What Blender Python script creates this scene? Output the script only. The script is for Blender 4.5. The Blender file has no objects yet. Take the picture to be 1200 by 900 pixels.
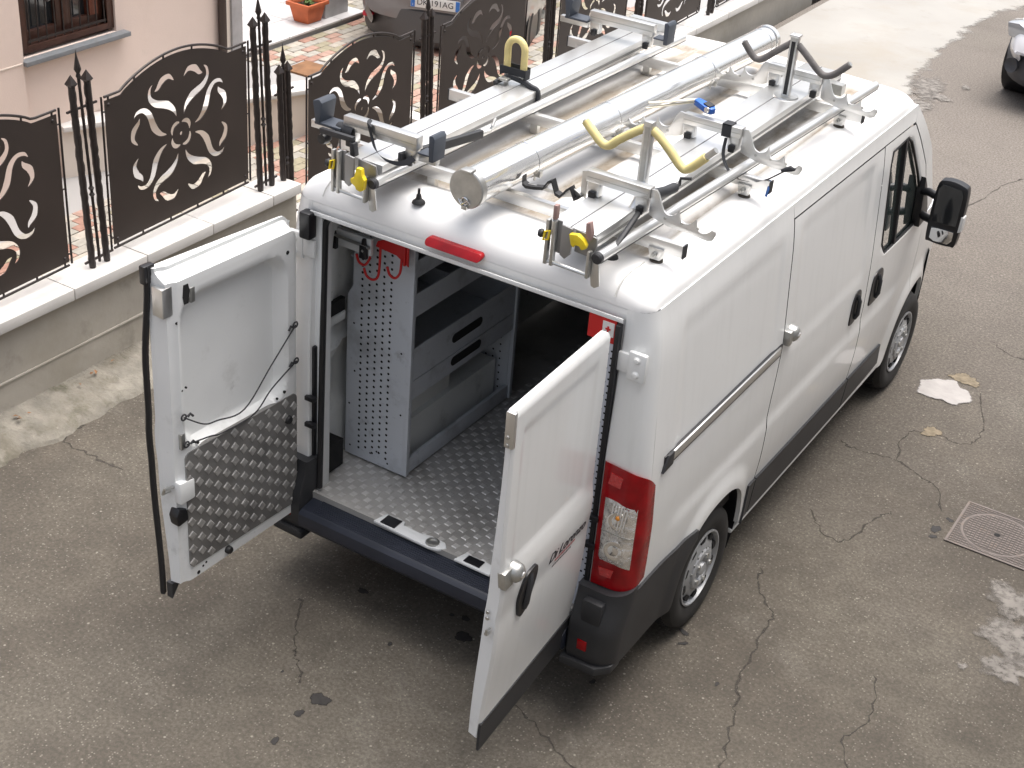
import bpy, bmesh, math, random
from mathutils import Vector, Matrix, Euler
random.seed(7)
R = math.radians
PI = math.pi
S = bpy.context.scene
COL = S.collection

# ------------------------------------------------------------------ camera, world, light, exposure
cam_d = bpy.data.cameras.new("camera")
cam = bpy.data.objects.new("camera", cam_d)
COL.objects.link(cam)
cam.location = (3.0108, -4.7179, 4.8084)
cam.rotation_euler = (R(59.24), R(-4.2146), R(32.1322))
cam_d.sensor_width = 36.0
cam_d.lens = 36.0 * 1719.63 / 1200.0
cam_d.clip_start = 0.1
cam_d.clip_end = 500.0
S.camera = cam

world = bpy.data.worlds.new("World")
S.world = world
world.use_nodes = True
wn = world.node_tree
for n in list(wn.nodes):
    wn.nodes.remove(n)
sky = wn.nodes.new("ShaderNodeTexSky")
sky.sky_type = 'NISHITA'
sky.sun_disc = False
SUN_EL, SUN_AZ = 77.0, 20.0          # azimuth measured clockwise from +Y
sky.sun_elevation = R(SUN_EL)
sky.sun_rotation = R(SUN_AZ)
sky.air_density = 1.0
sky.dust_density = 8.0
hs = wn.nodes.new("ShaderNodeHueSaturation")       # overcast: the same sky with most of its blue taken out
hs.inputs['Saturation'].default_value = 0.50
bg = wn.nodes.new("ShaderNodeBackground")
bg.inputs['Strength'].default_value = 0.15
wo = wn.nodes.new("ShaderNodeOutputWorld")
wn.links.new(sky.outputs[0], hs.inputs['Color'])
wn.links.new(hs.outputs[0], bg.inputs[0])
wn.links.new(bg.outputs[0], wo.inputs[0])

sun_d = bpy.data.lights.new("sun", 'SUN')
sun_d.energy = 0.85
sun_d.angle = R(60)
sun_d.color = (1.0, 0.99, 0.975)
sun = bpy.data.objects.new("sun", sun_d)
COL.objects.link(sun)
_az = R(SUN_AZ)
sdir = Vector((math.sin(_az) * math.cos(R(SUN_EL)), math.cos(_az) * math.cos(R(SUN_EL)), math.sin(R(SUN_EL))))
sun.rotation_euler = (-sdir).to_track_quat('-Z', 'Y').to_euler()
sun.location = (0, 0, 20)

S.view_settings.view_transform = 'Standard'
S.view_settings.look = 'None'
S.view_settings.gamma = 1.0
S.view_settings.use_curve_mapping = False
S.view_settings.exposure = 0.90
S.render.engine = 'CYCLES'
S.cycles.use_denoising = True
S.cycles.max_bounces = 6
S.cycles.diffuse_bounces = 4
S.cycles.glossy_bounces = 3
S.cycles.caustics_reflective = False
S.cycles.caustics_refractive = False

# ------------------------------------------------------------------ materials
MATS = {}

def mat(name, col, rough=0.5, metal=0.0, coat=0.0, trans=0.0, spec=0.5, noise=None, bump=None, dirt=None, emit=None, alpha=None):
    """noise=(scale, amount, detail): value variation; bump=(scale, strength, dist); dirt=(scale, threshold, color, amount)"""
    if name in MATS:
        return MATS[name]
    m = bpy.data.materials.new(name)
    m.use_nodes = True
    nt = m.node_tree
    N, L = nt.nodes, nt.links
    b = N["Principled BSDF"]
    b.inputs['Base Color'].default_value = (*col, 1)
    b.inputs['Roughness'].default_value = rough
    b.inputs['Metallic'].default_value = metal
    b.inputs['Coat Weight'].default_value = coat
    b.inputs['Coat Roughness'].default_value = 0.06
    b.inputs['Transmission Weight'].default_value = trans
    b.inputs['Specular IOR Level'].default_value = spec
    tc = N.new("ShaderNodeTexCoord")
    last = None
    if noise or dirt:
        rgb = N.new("ShaderNodeRGB")
        rgb.outputs[0].default_value = (*col, 1)
        last = rgb.outputs[0]
    if noise:
        t = N.new("ShaderNodeTexNoise")
        t.inputs['Scale'].default_value = noise[0]
        t.inputs['Detail'].default_value = noise[2] if len(noise) > 2 else 4
        L.new(tc.outputs['Object'], t.inputs['Vector'])
        mr = N.new("ShaderNodeMapRange")
        mr.inputs[1].default_value = 0.3
        mr.inputs[2].default_value = 0.7
        mr.inputs[3].default_value = 1 - noise[1]
        mr.inputs[4].default_value = 1 + noise[1]
        L.new(t.outputs['Fac'], mr.inputs[0])
        mx = N.new("ShaderNodeVectorMath")
        mx.operation = 'SCALE'
        L.new(last, mx.inputs[0])
        L.new(mr.outputs[0], mx.inputs['Scale'])
        last = mx.outputs[0]
    if dirt:
        for k, (sc, thr, dc, am) in enumerate(dirt if isinstance(dirt, list) else [dirt]):
            t = N.new("ShaderNodeTexNoise")
            t.inputs['Scale'].default_value = sc
            t.inputs['Detail'].default_value = 7
            t.inputs['Roughness'].default_value = 0.65
            mp = N.new("ShaderNodeMapping")
            mp.inputs['Location'].default_value = (k * 7.3, k * 3.1, 1.7)
            L.new(tc.outputs['Object'], mp.inputs[0])
            L.new(mp.outputs[0], t.inputs['Vector'])
            mr = N.new("ShaderNodeMapRange")
            mr.inputs[1].default_value = thr
            mr.inputs[2].default_value = thr + 0.16
            mr.inputs[3].default_value = 0
            mr.inputs[4].default_value = am
            L.new(t.outputs['Fac'], mr.inputs[0])
            mix = N.new("ShaderNodeMix")
            mix.data_type = 'RGBA'
            L.new(mr.outputs[0], mix.inputs[0])
            L.new(last, mix.inputs[6])
            mix.inputs[7].default_value = (*dc, 1)
            last = mix.outputs[2]
    if last:
        L.new(last, b.inputs['Base Color'])
    if bump:
        t = N.new("ShaderNodeTexNoise")
        t.inputs['Scale'].default_value = bump[0]
        t.inputs['Detail'].default_value = 5
        L.new(tc.outputs['Object'], t.inputs['Vector'])
        bp = N.new("ShaderNodeBump")
        bp.inputs['Strength'].default_value = bump[1]
        bp.inputs['Distance'].default_value = bump[2]
        L.new(t.outputs['Fac'], bp.inputs['Height'])
        L.new(bp.outputs[0], b.inputs['Normal'])
    if emit:
        b.inputs['Emission Color'].default_value = (*emit[0], 1)
        b.inputs['Emission Strength'].default_value = emit[1]
    MATS[name] = m
    return m

WHITE = mat("van_white", (0.79, 0.80, 0.79), 0.36, coat=0.7, noise=(1.3, 0.025, 3), dirt=[(3.0, 0.60, (0.55, 0.54, 0.50), 0.22)])


def add_streaks(m):
    nt = m.node_tree
    N, L = nt.nodes, nt.links
    bs = N["Principled BSDF"]
    src = bs.inputs['Base Color'].links[0].from_socket
    tc = N.new("ShaderNodeTexCoord")
    mp = N.new("ShaderNodeMapping")
    mp.inputs['Scale'].default_value = (9, 9, .55)
    L.new(tc.outputs['Object'], mp.inputs[0])
    t = N.new("ShaderNodeTexNoise")
    t.inputs['Scale'].default_value = 2.2
    t.inputs['Detail'].default_value = 6
    L.new(mp.outputs[0], t.inputs['Vector'])
    r = N.new("ShaderNodeMapRange")
    for i, v in enumerate((.50, .78, 0, .17)):
        r.inputs[i + 1].default_value = v
    L.new(t.outputs['Fac'], r.inputs[0])
    x = N.new("ShaderNodeMix")
    x.data_type = 'RGBA'
    L.new(r.outputs[0], x.inputs[0])
    L.new(src, x.inputs[6])
    x.inputs[7].default_value = (.56, .57, .55, 1)
    L.new(x.outputs[2], bs.inputs['Base Color'])

add_streaks(WHITE)
WHITE_IN = mat("door_white", (0.80, 0.815, 0.81), 0.42, coat=0.3, noise=(3, .03), dirt=[(4.0, 0.60, (0.46, 0.46, 0.44), 0.45), (9, .66, (.25, .25, .24), .6)])
CARGO_WALL = mat("cargo_wall_paint", (0.74, 0.76, 0.745), 0.5, noise=(2, .05), dirt=[(4.0, 0.60, (0.22, 0.22, 0.20), 0.6), (14, 0.64, (0.10, 0.10, 0.09), 0.5)])
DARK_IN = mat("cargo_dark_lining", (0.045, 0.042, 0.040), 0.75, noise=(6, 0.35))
PLASTIC = mat("dark_grey_plastic", (0.027, 0.028, 0.031), 0.5, bump=(400, 0.15, 0.001), noise=(5, 0.15))
NAVY = mat("bumper_step_plastic", (0.022, 0.026, 0.039), 0.42, noise=(4, 0.2), bump=(300, 0.1, 0.001))
BLACK = mat("black_plastic", (0.012, 0.012, 0.014), 0.35)
RUBBER = mat("rubber", (0.016, 0.016, 0.017), 0.62, noise=(9, 0.3))
SEAL_AND_GAP = mat("seal_and_gap_shade", (0.010, 0.010, 0.012), 0.5)  # rubber seals, and the black painted into panel gaps as shade
TYRE = mat("tyre_rubber", (0.022, 0.021, 0.020), 0.75, noise=(12, 0.3))
RIM = mat("silver_wheel_paint", (0.42, 0.43, 0.44), 0.45, metal=0.35, noise=(12, 0.12), dirt=(14, 0.6, (0.22, 0.18, 0.14), 0.5))
ALU = mat("aluminium", (0.68, 0.68, 0.665), 0.30, metal=0.9, noise=(7, 0.06), dirt=(6, 0.62, (0.5, 0.47, 0.42), 0.4))
ALU_W = mat("white_aluminium", (0.76, 0.76, 0.745), 0.30, metal=0.75, noise=(7, 0.04), dirt=(5, 0.60, (0.55, 0.52, 0.46), 0.4))
STEEL = mat("polished_steel", (0.90, 0.90, 0.885), 0.17, metal=0.85, noise=(5, 0.05), bump=(14, 0.04, 0.01))
STEEL_D = mat("brushed_steel", (0.50, 0.50, 0.48), 0.38, metal=0.9, noise=(30, 0.1))
GALV = mat("shelf_grey_paint", (0.60, 0.63, 0.67), 0.5, metal=0.1, dirt=[(4, 0.52, (0.36, 0.37, 0.38), 0.6), (9, 0.60, (0.22, 0.22, 0.22), 0.6), (26, 0.63, (0.10, 0.10, 0.10), 0.6)])
HOLE = mat("dark_hole", (0.012, 0.012, 0.012), 0.9)
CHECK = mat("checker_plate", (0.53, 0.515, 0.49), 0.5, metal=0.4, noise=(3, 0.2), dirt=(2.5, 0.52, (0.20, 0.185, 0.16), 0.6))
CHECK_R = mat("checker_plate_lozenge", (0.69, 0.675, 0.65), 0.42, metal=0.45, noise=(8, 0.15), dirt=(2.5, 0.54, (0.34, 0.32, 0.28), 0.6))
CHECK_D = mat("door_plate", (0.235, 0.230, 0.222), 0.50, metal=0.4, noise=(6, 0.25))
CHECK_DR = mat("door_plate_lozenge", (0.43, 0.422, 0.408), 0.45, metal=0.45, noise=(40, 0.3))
RED = mat("red_paint", (0.55, 0.015, 0.015), 0.4)
REDLENS = mat("red_lens", (0.27, 0.001, 0.004), 0.25, spec=.3, coat=0.25, bump=(30, 0.3, 0.008), noise=(10, 0.3, 2))
CLEARLENS = mat("clear_lens", (0.80, 0.79, 0.77), 0.14, metal=0.85, coat=1.0, bump=(26, 0.8, 0.02), noise=(14, 0.35, 2))
AMBER = mat("amber_bulb", (0.75, 0.28, 0.03), 0.3)
CHROME = mat("chrome", (0.85, 0.85, 0.85), 0.08, metal=1.0)
YELLOW = mat("yellow_plastic", (0.80, 0.60, 0.02), 0.42, noise=(20, 0.12))
FOAM_Y = mat("yellow_foam", (0.78, 0.66, 0.30), 0.75, noise=(14, 0.12), dirt=(12, 0.64, (0.45, 0.38, 0.2), 0.6))
FOAM_G = mat("grey_foam", (0.15, 0.14, 0.135), 0.8, noise=(18, 0.2))
BLUE = mat("blue_plastic", (0.02, 0.14, 0.58), 0.35)
STRAP_W = mat("cream_webbing", (0.62, 0.58, 0.47), 0.85, noise=(20, 0.15))
STRAP_B = mat("black_webbing", (0.025, 0.027, 0.032), 0.75)
CORD = mat("cord", (0.03, 0.03, 0.033), 0.8)
PINK_R = mat("faded_red_rubber", (0.33, 0.22, 0.20), 0.8)
GLASS = mat("tinted_glass", (0.30, 0.42, 0.39), 0.03, trans=0.92, spec=0.5)
GLASS_D = mat("dark_glass", (0.02, 0.022, 0.024), 0.05, coat=0.5)
MIRROR = mat("mirror_glass", (0.85, 0.87, 0.9), 0.02, metal=1.0)
IRON = mat("brown_sheet_iron", (0.038, 0.027, 0.022), 0.52, noise=(3, 0.12), bump=(60, 0.03, 0.002))
IRON_B = mat("black_brown_iron", (0.022, 0.015, 0.013), 0.5, noise=(30, 0.3))
CEMENT = mat("wall_render", (0.40, 0.37, 0.32), 0.92, noise=(1.6, 0.12, 6), bump=(14, 0.35, 0.01),
             dirt=[(1.4, 0.50, (0.33, 0.30, 0.24), 0.6), (3.2, 0.60, (0.17, 0.155, 0.125), 0.55)])
STONE_W = mat("coping_stone", (0.62, 0.60, 0.57), 0.7, noise=(4, 0.07, 6), dirt=(3, 0.57, (0.47, 0.44, 0.40), 0.5), bump=(40, 0.15, 0.003))
FOOTING = mat("footing_concrete", (0.225, 0.208, 0.175), 0.98, noise=(9, 0.25, 8), bump=(30, 0.8, 0.02),
              dirt=[(2.6, 0.46, (0.14, 0.125, 0.095), 0.8), (5, 0.56, (0.075, 0.07, 0.042), 0.75), (40, .60, (.36, .33, .28), .6)])
HOUSE = mat("pink_render", (0.68, 0.56, 0.49), 0.95, noise=(1.2, 0.05, 6), bump=(90, 0.3, 0.004), dirt=[(1.1, .55, (.60, .49, .42), .5), (2.6, .62, (.55, .47, .41), .5)])
HOUSE2 = mat("cream_render", (0.70, 0.62, 0.54), 0.95, noise=(1.2, 0.03, 5))
SILL = mat("grey_slate", (0.17, 0.18, 0.19), 0.6, noise=(12, 0.1))
GREYSTONE = mat("grey_pillar_stone", (0.42, 0.41, 0.41), 0.8, noise=(9, 0.1))
WOOD = mat("brown_window_wood", (0.050, 0.020, 0.013), 0.4, noise=(12, 0.25))
WOOD_R = mat("red_brown_wood", (0.13, 0.035, 0.018), 0.4, noise=(15, 0.3))
PIPE = mat("brown_pipe", (0.045, 0.030, 0.024), 0.45)
TILE = mat("porch_tile", (0.60, 0.59, 0.585), 0.5, noise=(6, 0.05))
GROUT = mat("grout", (0.36, 0.35, 0.34), 0.95)
TERRA = mat("terracotta", (0.50, 0.13, 0.05), 0.75, noise=(10, 0.12))
SOIL = mat("soil", (0.06, 0.04, 0.03), 1.0)
LEAF = mat("leaf_green", (0.09, 0.16, 0.03), 0.6, noise=(30, 0.3))
BRICKS = [mat("paver_red", (0.33, 0.19, 0.145), 0.9, noise=(18, 0.2)), mat("paver_cream", (0.42, 0.38, 0.325), 0.9, noise=(18, 0.15)),
          mat("paver_grey", (0.34, 0.32, 0.28), 0.9, noise=(18, 0.15)), mat("paver_rose", (0.38, 0.25, 0.20), 0.9, noise=(18, 0.2)),
          mat("paver_olive", (0.30, 0.27, 0.19), 0.9, noise=(18, 0.15))]
PBED = mat("paver_bed", (0.26, 0.23, 0.19), 1.0, noise=(8, 0.2))
RUSTY = mat("rusty_cover", (0.22, 0.11, 0.05), 0.8, noise=(8, 0.25))
CASTIRON = mat("cast_iron", (0.165, 0.140, 0.128), 0.75, noise=(12, 0.15, 6), dirt=(10, 0.52, (0.19, 0.145, 0.115), 0.7))
CASTIRON_D = mat("cast_iron_groove", (0.10, 0.086, 0.078), 0.9)
PATCH_W = mat("white_cement", (0.38, 0.36, 0.345), 0.9, noise=(9, 0.1, 6), bump=(25, 0.5, 0.01))
PATCH_G = mat("grey_cement", (0.200, 0.184, 0.166), 0.9, noise=(9, 0.18, 6), bump=(30, 0.4, 0.008))
PATCH_T = mat("tan_cement", (0.20, 0.165, 0.115), 0.95, noise=(22, 0.3, 6), bump=(40, 0.7, 0.01))
OIL = mat("oil_stain", (0.022, 0.020, 0.019), 0.7, noise=(30, 0.3))
CRACK = mat("crack_dirt", (0.066, 0.058, 0.050), 1.0, noise=(30, 0.4))
CARGREY = mat("car_grey_paint", (0.17, 0.165, 0.17), 0.3, metal=0.4, coat=0.8)
CARWHITE = mat("car_white_paint", (0.74, 0.74, 0.76), 0.3, coat=0.8)
CARPLAST = mat("car_grey_plastic", (0.060, 0.063, 0.072), 0.55)
PLATE_W = mat("plate_white", (0.75, 0.75, 0.73), 0.45)
PLATE_B = mat("plate_blue", (0.03, 0.17, 0.55), 0.45)
INK = mat("black_ink", (0.02, 0.02, 0.025), 0.5)
INK_R = mat("red_ink", (0.45, 0.05, 0.05), 0.5)
LEAF_D = mat("dry_leaf", (0.22, 0.11, 0.05), 0.8, noise=(30, 0.3))
STRAW = mat("dry_straw", (0.48, 0.38, 0.22), 0.8)


def ground_mat():
    m = bpy.data.materials.new("asphalt")
    m.use_nodes = True
    nt = m.node_tree
    N, L = nt.nodes, nt.links
    b = N["Principled BSDF"]
    b.inputs['Roughness'].default_value = 0.93
    b.inputs['Specular IOR Level'].default_value = 0.25
    tc = N.new("ShaderNodeTexCoord")

    def noise(sc, det=4, ro=0.55):
        t = N.new("ShaderNodeTexNoise")
        t.inputs['Scale'].default_value = sc
        t.inputs['Detail'].default_value = det
        t.inputs['Roughness'].default_value = ro
        L.new(tc.outputs['Object'], t.inputs['Vector'])
        return t.outputs['Fac']

    def rng(x, a, c, lo, hi):
        r = N.new("ShaderNodeMapRange")
        for i, v in enumerate((a, c, lo, hi)):
            r.inputs[i + 1].default_value = v
        L.new(x, r.inputs[0])
        return r.outputs[0]

    def mix(f, a, c):
        x = N.new("ShaderNodeMix")
        x.data_type = 'RGBA'
        if isinstance(f, float):
            x.inputs[0].default_value = f
        else:
            L.new(f, x.inputs[0])
        for i, v in ((6, a), (7, c)):
            if isinstance(v, tuple):
                x.inputs[i].default_value = (*v, 1)
            else:
                L.new(v, x.inputs[i])
        return x.outputs[2]
    base = mix(rng(noise(0.55, 7, 0.62), 0.38, 0.62, 0, 1), (0.105, 0.091, 0.075), (0.164, 0.146, 0.119))
    base = mix(rng(noise(1.7, 7, 0.7), 0.46, 0.66, 0, 0.62), base, (0.075, 0.064, 0.053))
    base = mix(rng(noise(0.9, 5, 0.6), 0.56, 0.72, 0, 0.5), base, (0.190, 0.161, 0.128))
    base = mix(rng(noise(7, 5, 0.65), 0.42, 0.64, 0, 0.40), base, (0.081, 0.072, 0.061))
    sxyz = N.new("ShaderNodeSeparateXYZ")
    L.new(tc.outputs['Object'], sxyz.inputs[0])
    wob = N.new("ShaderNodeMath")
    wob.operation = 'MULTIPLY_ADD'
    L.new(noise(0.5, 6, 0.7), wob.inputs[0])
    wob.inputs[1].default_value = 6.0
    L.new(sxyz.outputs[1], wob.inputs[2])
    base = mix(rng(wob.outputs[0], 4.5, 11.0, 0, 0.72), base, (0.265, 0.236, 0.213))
    base = mix(rng(noise(0.28, 5, 0.6), 0.50, 0.66, 0, 0.45), base, (0.099, 0.090, 0.077))
    base = mix(rng(noise(0.75, 8, 0.72), 0.55, 0.66, 0, 0.35), base, (0.237, 0.218, 0.188))
    # fine aggregate: dark binder and pale stones
    base = mix(rng(noise(55, 3, 0.7), 0.40, 0.62, 0.55, 0), base, (0.054, 0.049, 0.040))
    v = N.new("ShaderNodeTexVoronoi")
    v.inputs['Scale'].default_value = 75
    L.new(tc.outputs['Object'], v.inputs['Vector'])
    sp = N.new("ShaderNodeSeparateColor")
    L.new(v.outputs['Color'], sp.inputs[0])
    near = rng(v.outputs['Distance'], 0.18, 0.42, 1, 0)
    pick = rng(sp.outputs[0], 0.72, 0.90, 0, 0.62)
    mul = N.new("ShaderNodeMath")
    mul.operation = 'MULTIPLY'
    L.new(near, mul.inputs[0])
    L.new(pick, mul.inputs[1])
    base = mix(mul.outputs[0], base, (0.279, 0.253, 0.215))
    v2 = N.new("ShaderNodeTexVoronoi")
    v2.inputs['Scale'].default_value = 26
    L.new(tc.outputs['Object'], v2.inputs['Vector'])
    sp2 = N.new("ShaderNodeSeparateColor")
    L.new(v2.outputs['Color'], sp2.inputs[0])
    mul2 = N.new("ShaderNodeMath")
    mul2.operation = 'MULTIPLY'
    L.new(rng(v2.outputs['Distance'], 0.10, 0.22, 1, 0), mul2.inputs[0])
    L.new(rng(sp2.outputs[1], 0.90, 0.96, 0, 0.7), mul2.inputs[1])
    base = mix(mul2.outputs[0], base, (0.331, 0.303, 0.259))
    L.new(base, b.inputs['Base Color'])
    bp = N.new("ShaderNodeBump")
    bp.inputs['Strength'].default_value = 0.55
    bp.inputs['Distance'].default_value = 0.006
    L.new(noise(70, 4, 0.7), bp.inputs['Height'])
    L.new(bp.outputs[0], b.inputs['Normal'])
    return m

def feather(m, gain=2.6, bias=.30, scale=34, amp=1.7):
    """let a ground mark dissolve into the road at its rim (attribute 'edge': 0 at the rim, 1 inside)"""
    nt = m.node_tree
    N, L = nt.nodes, nt.links
    bs = N["Principled BSDF"]
    out = next(n for n in N if n.type == 'OUTPUT_MATERIAL')
    at = N.new("ShaderNodeAttribute")
    at.attribute_name = "edge"
    tc = N.new("ShaderNodeTexCoord")
    t = N.new("ShaderNodeTexNoise")
    t.inputs['Scale'].default_value = scale
    t.inputs['Detail'].default_value = 7
    t.inputs['Roughness'].default_value = .7
    L.new(tc.outputs['Object'], t.inputs['Vector'])
    a = N.new("ShaderNodeMath")
    a.operation = 'MULTIPLY_ADD'
    L.new(t.outputs['Fac'], a.inputs[0])
    a.inputs[1].default_value = amp
    a.inputs[2].default_value = -amp / 2 - bias
    c = N.new("ShaderNodeMath")
    c.operation = 'MULTIPLY_ADD'
    L.new(at.outputs['Fac'], c.inputs[0])
    c.inputs[1].default_value = 1.3
    L.new(a.outputs[0], c.inputs[2])
    g = N.new("ShaderNodeMath")
    g.operation = 'MULTIPLY'
    g.use_clamp = True
    L.new(c.outputs[0], g.inputs[0])
    g.inputs[1].default_value = gain
    tr = N.new("ShaderNodeBsdfTransparent")
    mx = N.new("ShaderNodeMixShader")
    L.new(g.outputs[0], mx.inputs[0])
    L.new(tr.outputs[0], mx.inputs[1])
    L.new(bs.outputs[0], mx.inputs[2])
    L.new(mx.outputs[0], out.inputs['Surface'])

feather(PATCH_W, 4.0, .12, 30, .9)
feather(PATCH_G, 1.1, .50, 18, 3.0)
feather(PATCH_T, 2.2, .35, 30, 2.0)
feather(OIL, 2.0, .30, 45, 1.6)
feather(CRACK, .80, .30, 14, 3.0)
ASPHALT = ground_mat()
APRON = mat("pale_concrete", (0.33, 0.318, 0.295), 0.92, noise=(0.7, 0.10, 7), bump=(30, 0.25, 0.005),
            dirt=[(0.8, 0.50, (0.30, 0.27, 0.225), 0.6), (2.4, 0.58, (0.22, 0.20, 0.165), 0.4)])

# ------------------------------------------------------------------ mesh helpers
class MB:
    def __init__(self):
        self.v, self.f, self.s, self.m = [], [], [], []
        self.cur = 0
        self.rim_index = 0

    def add(self, vs, fs, smooth=False):
        o = len(self.v)
        self.v += [tuple(p) for p in vs]
        for f in fs:
            self.f.append(tuple(i + o for i in f))
            self.s.append(smooth)
            self.m.append(self.cur)
        return self

    def box(self, x0, x1, y0, y1, z0, z1, M=None):
        vs = [Vector(p) for p in ((x0, y0, z0), (x1, y0, z0), (x1, y1, z0), (x0, y1, z0), (x0, y0, z1), (x1, y0, z1), (x1, y1, z1), (x0, y1, z1))]
        if M is not None:
            vs = [M @ p for p in vs]
        return self.add(vs, [(0, 3, 2, 1), (4, 5, 6, 7), (0, 1, 5, 4), (1, 2, 6, 5), (2, 3, 7, 6), (3, 0, 4, 7)])

    def beam(self, a, b, w, h, up=(0, 0, 1)):
        """box from a to b, w across, h along up"""
        a, b = Vector(a), Vector(b)
        d = (b - a)
        L = d.length
        d.normalize()
        side = d.cross(Vector(up)).normalized()
        u = side.cross(d).normalized()
        M = Matrix((side, d, u)).transposed().to_4x4()
        M.translation = a
        return self.box(-w / 2, w / 2, 0, L, -h / 2, h / 2, M)

    def tube(self, path, r, n=10, cap=True, smooth=True, closed=False):
        P = [Vector(p) for p in path]
        k = len(P)
        rs = r if isinstance(r, (list, tuple)) else [r] * k
        T = []
        for i in range(k):
            a = P[i - 1] if (i > 0 or closed) else P[i]
            b = P[(i + 1) % k] if (i < k - 1 or closed) else P[i]
            T.append((b - a).normalized())
        ref = Vector((0, 0, 1)) if abs(T[0].z) < 0.9 else Vector((1, 0, 0))
        nrm = T[0].cross(ref).normalized()
        vs = []
        for i in range(k):
            nrm = (nrm - T[i] * nrm.dot(T[i])).normalized()
            bi = T[i].cross(nrm)
            for j in range(n):
                a = 2 * PI * j / n
                vs.append(P[i] + (nrm * math.cos(a) + bi * math.sin(a)) * rs[i])
        fs = []
        for i in range(k if closed else k - 1):
            i2 = (i + 1) % k
            for j in range(n):
                fs.append((i * n + j, i * n + (j + 1) % n, i2 * n + (j + 1) % n, i2 * n + j))
        self.add(vs, fs, smooth)
        if cap and not closed:
            self.add(vs[:n], [tuple(range(n - 1, -1, -1))])
            self.add(vs[-n:], [tuple(range(n))])
        return self

    def cyl(self, a, b, r, n=16, r2=None):
        return self.tube([a, b], [r, r if r2 is None else r2], n)

    def prism(self, poly, fn, t0, t1):
        """poly: 2D points; fn(u, v, t) -> 3D; extruded between t0 and t1"""
        n = len(poly)
        a = [fn(u, v, t0) for u, v in poly]
        b = [fn(u, v, t1) for u, v in poly]
        self.add(a + b, [tuple(range(n - 1, -1, -1)), tuple(range(n, 2 * n))] + [(i, (i + 1) % n, n + (i + 1) % n, n + i) for i in range(n)])
        return self

    def grid(self, P, smooth=True, flip=False, wrap=False):
        ni, nj = len(P), len(P[0])
        vs = [p for row in P for p in row]
        fs = []
        for i in range(ni - 1):
            for j in range(nj if wrap else nj - 1):
                q = (i * nj + j, i * nj + (j + 1) % nj, (i + 1) * nj + (j + 1) % nj, (i + 1) * nj + j)
                fs.append(q[::-1] if flip else q)
        return self.add(vs, fs, smooth)

    def lathe(self, prof, o, d, n=32, smooth=True):
        """prof: (radius, along) pairs, revolved about axis d through o"""
        o, d = Vector(o), Vector(d).normalized()
        ref = Vector((0, 0, 1)) if abs(d.z) < 0.9 else Vector((1, 0, 0))
        a = d.cross(ref).normalized()
        b = d.cross(a)
        P = [[o + d * h + (a * math.cos(2 * PI * j / n) + b * math.sin(2 * PI * j / n)) * r for j in range(n)] for r, h in prof]
        return self.grid(P, smooth, wrap=True)

    def build(self, name, m, parent=None, bevel=0.0, angle=35, loc=None, seg=2):
        me = bpy.data.meshes.new(name)
        o0 = Vector(loc) if loc is not None else Vector((0, 0, 0))
        me.from_pydata([tuple(Vector(p) - o0) for p in self.v], [], self.f)
        me.polygons.foreach_set('use_smooth', [bool(s) or bevel > 0 for s in self.s])
        ms = m if isinstance(m, (list, tuple)) else [m]
        for x in ms:
            me.materials.append(x)
        me.polygons.foreach_set('material_index', self.m)
        if bevel > 0:
            bm = bmesh.new()
            bm.from_mesh(me)
            bmesh.ops.remove_doubles(bm, verts=bm.verts, dist=1e-5)
            bmesh.ops.recalc_face_normals(bm, faces=bm.faces)
            es = [e for e in bm.edges if len(e.link_faces) == 2 and e.calc_face_angle(0) > R(28)]
            bmesh.ops.bevel(bm, geom=es, offset=bevel, segments=seg, profile=0.6, affect='EDGES', clamp_overlap=True)
            for f in bm.faces:
                f.smooth = True
            bm.to_mesh(me)
            bm.free()
        me.update()
        me.set_sharp_from_angle(angle=R(angle))
        ob = bpy.data.objects.new(name, me)
        ob.location = o0
        COL.objects.link(ob)
        if parent is not None:
            ob.parent = parent
            ob.matrix_parent_inverse = Matrix.Identity(4)
            ob.location = o0 - world_loc(parent)
        return ob


def build_each(mb, name, m, parent=None, **kw):
    """one object for every separate piece in the builder"""
    key = {}
    par = []

    def find(i):
        while par[i] != i:
            par[i] = par[par[i]]
            i = par[i]
        return i
    ids = []
    for p in mb.v:
        k = (round(p[0], 5), round(p[1], 5), round(p[2], 5))
        if k not in key:
            key[k] = len(par)
            par.append(len(par))
        ids.append(key[k])
    for f in mb.f:
        for i in f[1:]:
            a, c = find(ids[f[0]]), find(ids[i])
            if a != c:
                par[c] = a
    out = {}
    for fi, f in enumerate(mb.f):
        out.setdefault(find(ids[f[0]]), []).append(fi)
    obs = []
    for fs in out.values():
        nb = MB()
        rem = {}
        for fi in fs:
            q = []
            for i in mb.f[fi]:
                if i not in rem:
                    rem[i] = len(nb.v)
                    nb.v.append(mb.v[i])
                q.append(rem[i])
            nb.f.append(tuple(q))
            nb.s.append(mb.s[fi])
            nb.m.append(mb.m[fi])
        obs.append(nb.build(name, m, parent, **kw))
    return obs


def world_loc(o):
    p = Vector((0, 0, 0))
    while o is not None:
        p += o.location
        o = o.parent
    return p


def thing(name, label, cat, loc=(0, 0, 0), group=None):
    e = bpy.data.objects.new(name, None)
    e.empty_display_size = 0.1
    e.location = loc
    COL.objects.link(e)
    return tag(e, label, cat, group)


def tag(o, label, cat, group=None):
    o['label'] = label
    o['category'] = cat
    if group:
        o['group'] = group
    return o


def kind(o, k):
    o['kind'] = k
    return o


def part_label(o, s):
    o['label'] = s
    return o


def copy_tree(o, parent=None):
    c = o.copy()
    COL.objects.link(c)
    if parent is not None:
        c.parent = parent
    for ch in list(o.children):
        copy_tree(ch, c)
    return c


def lerp(a, b, t):
    return a + (b - a) * t


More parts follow.
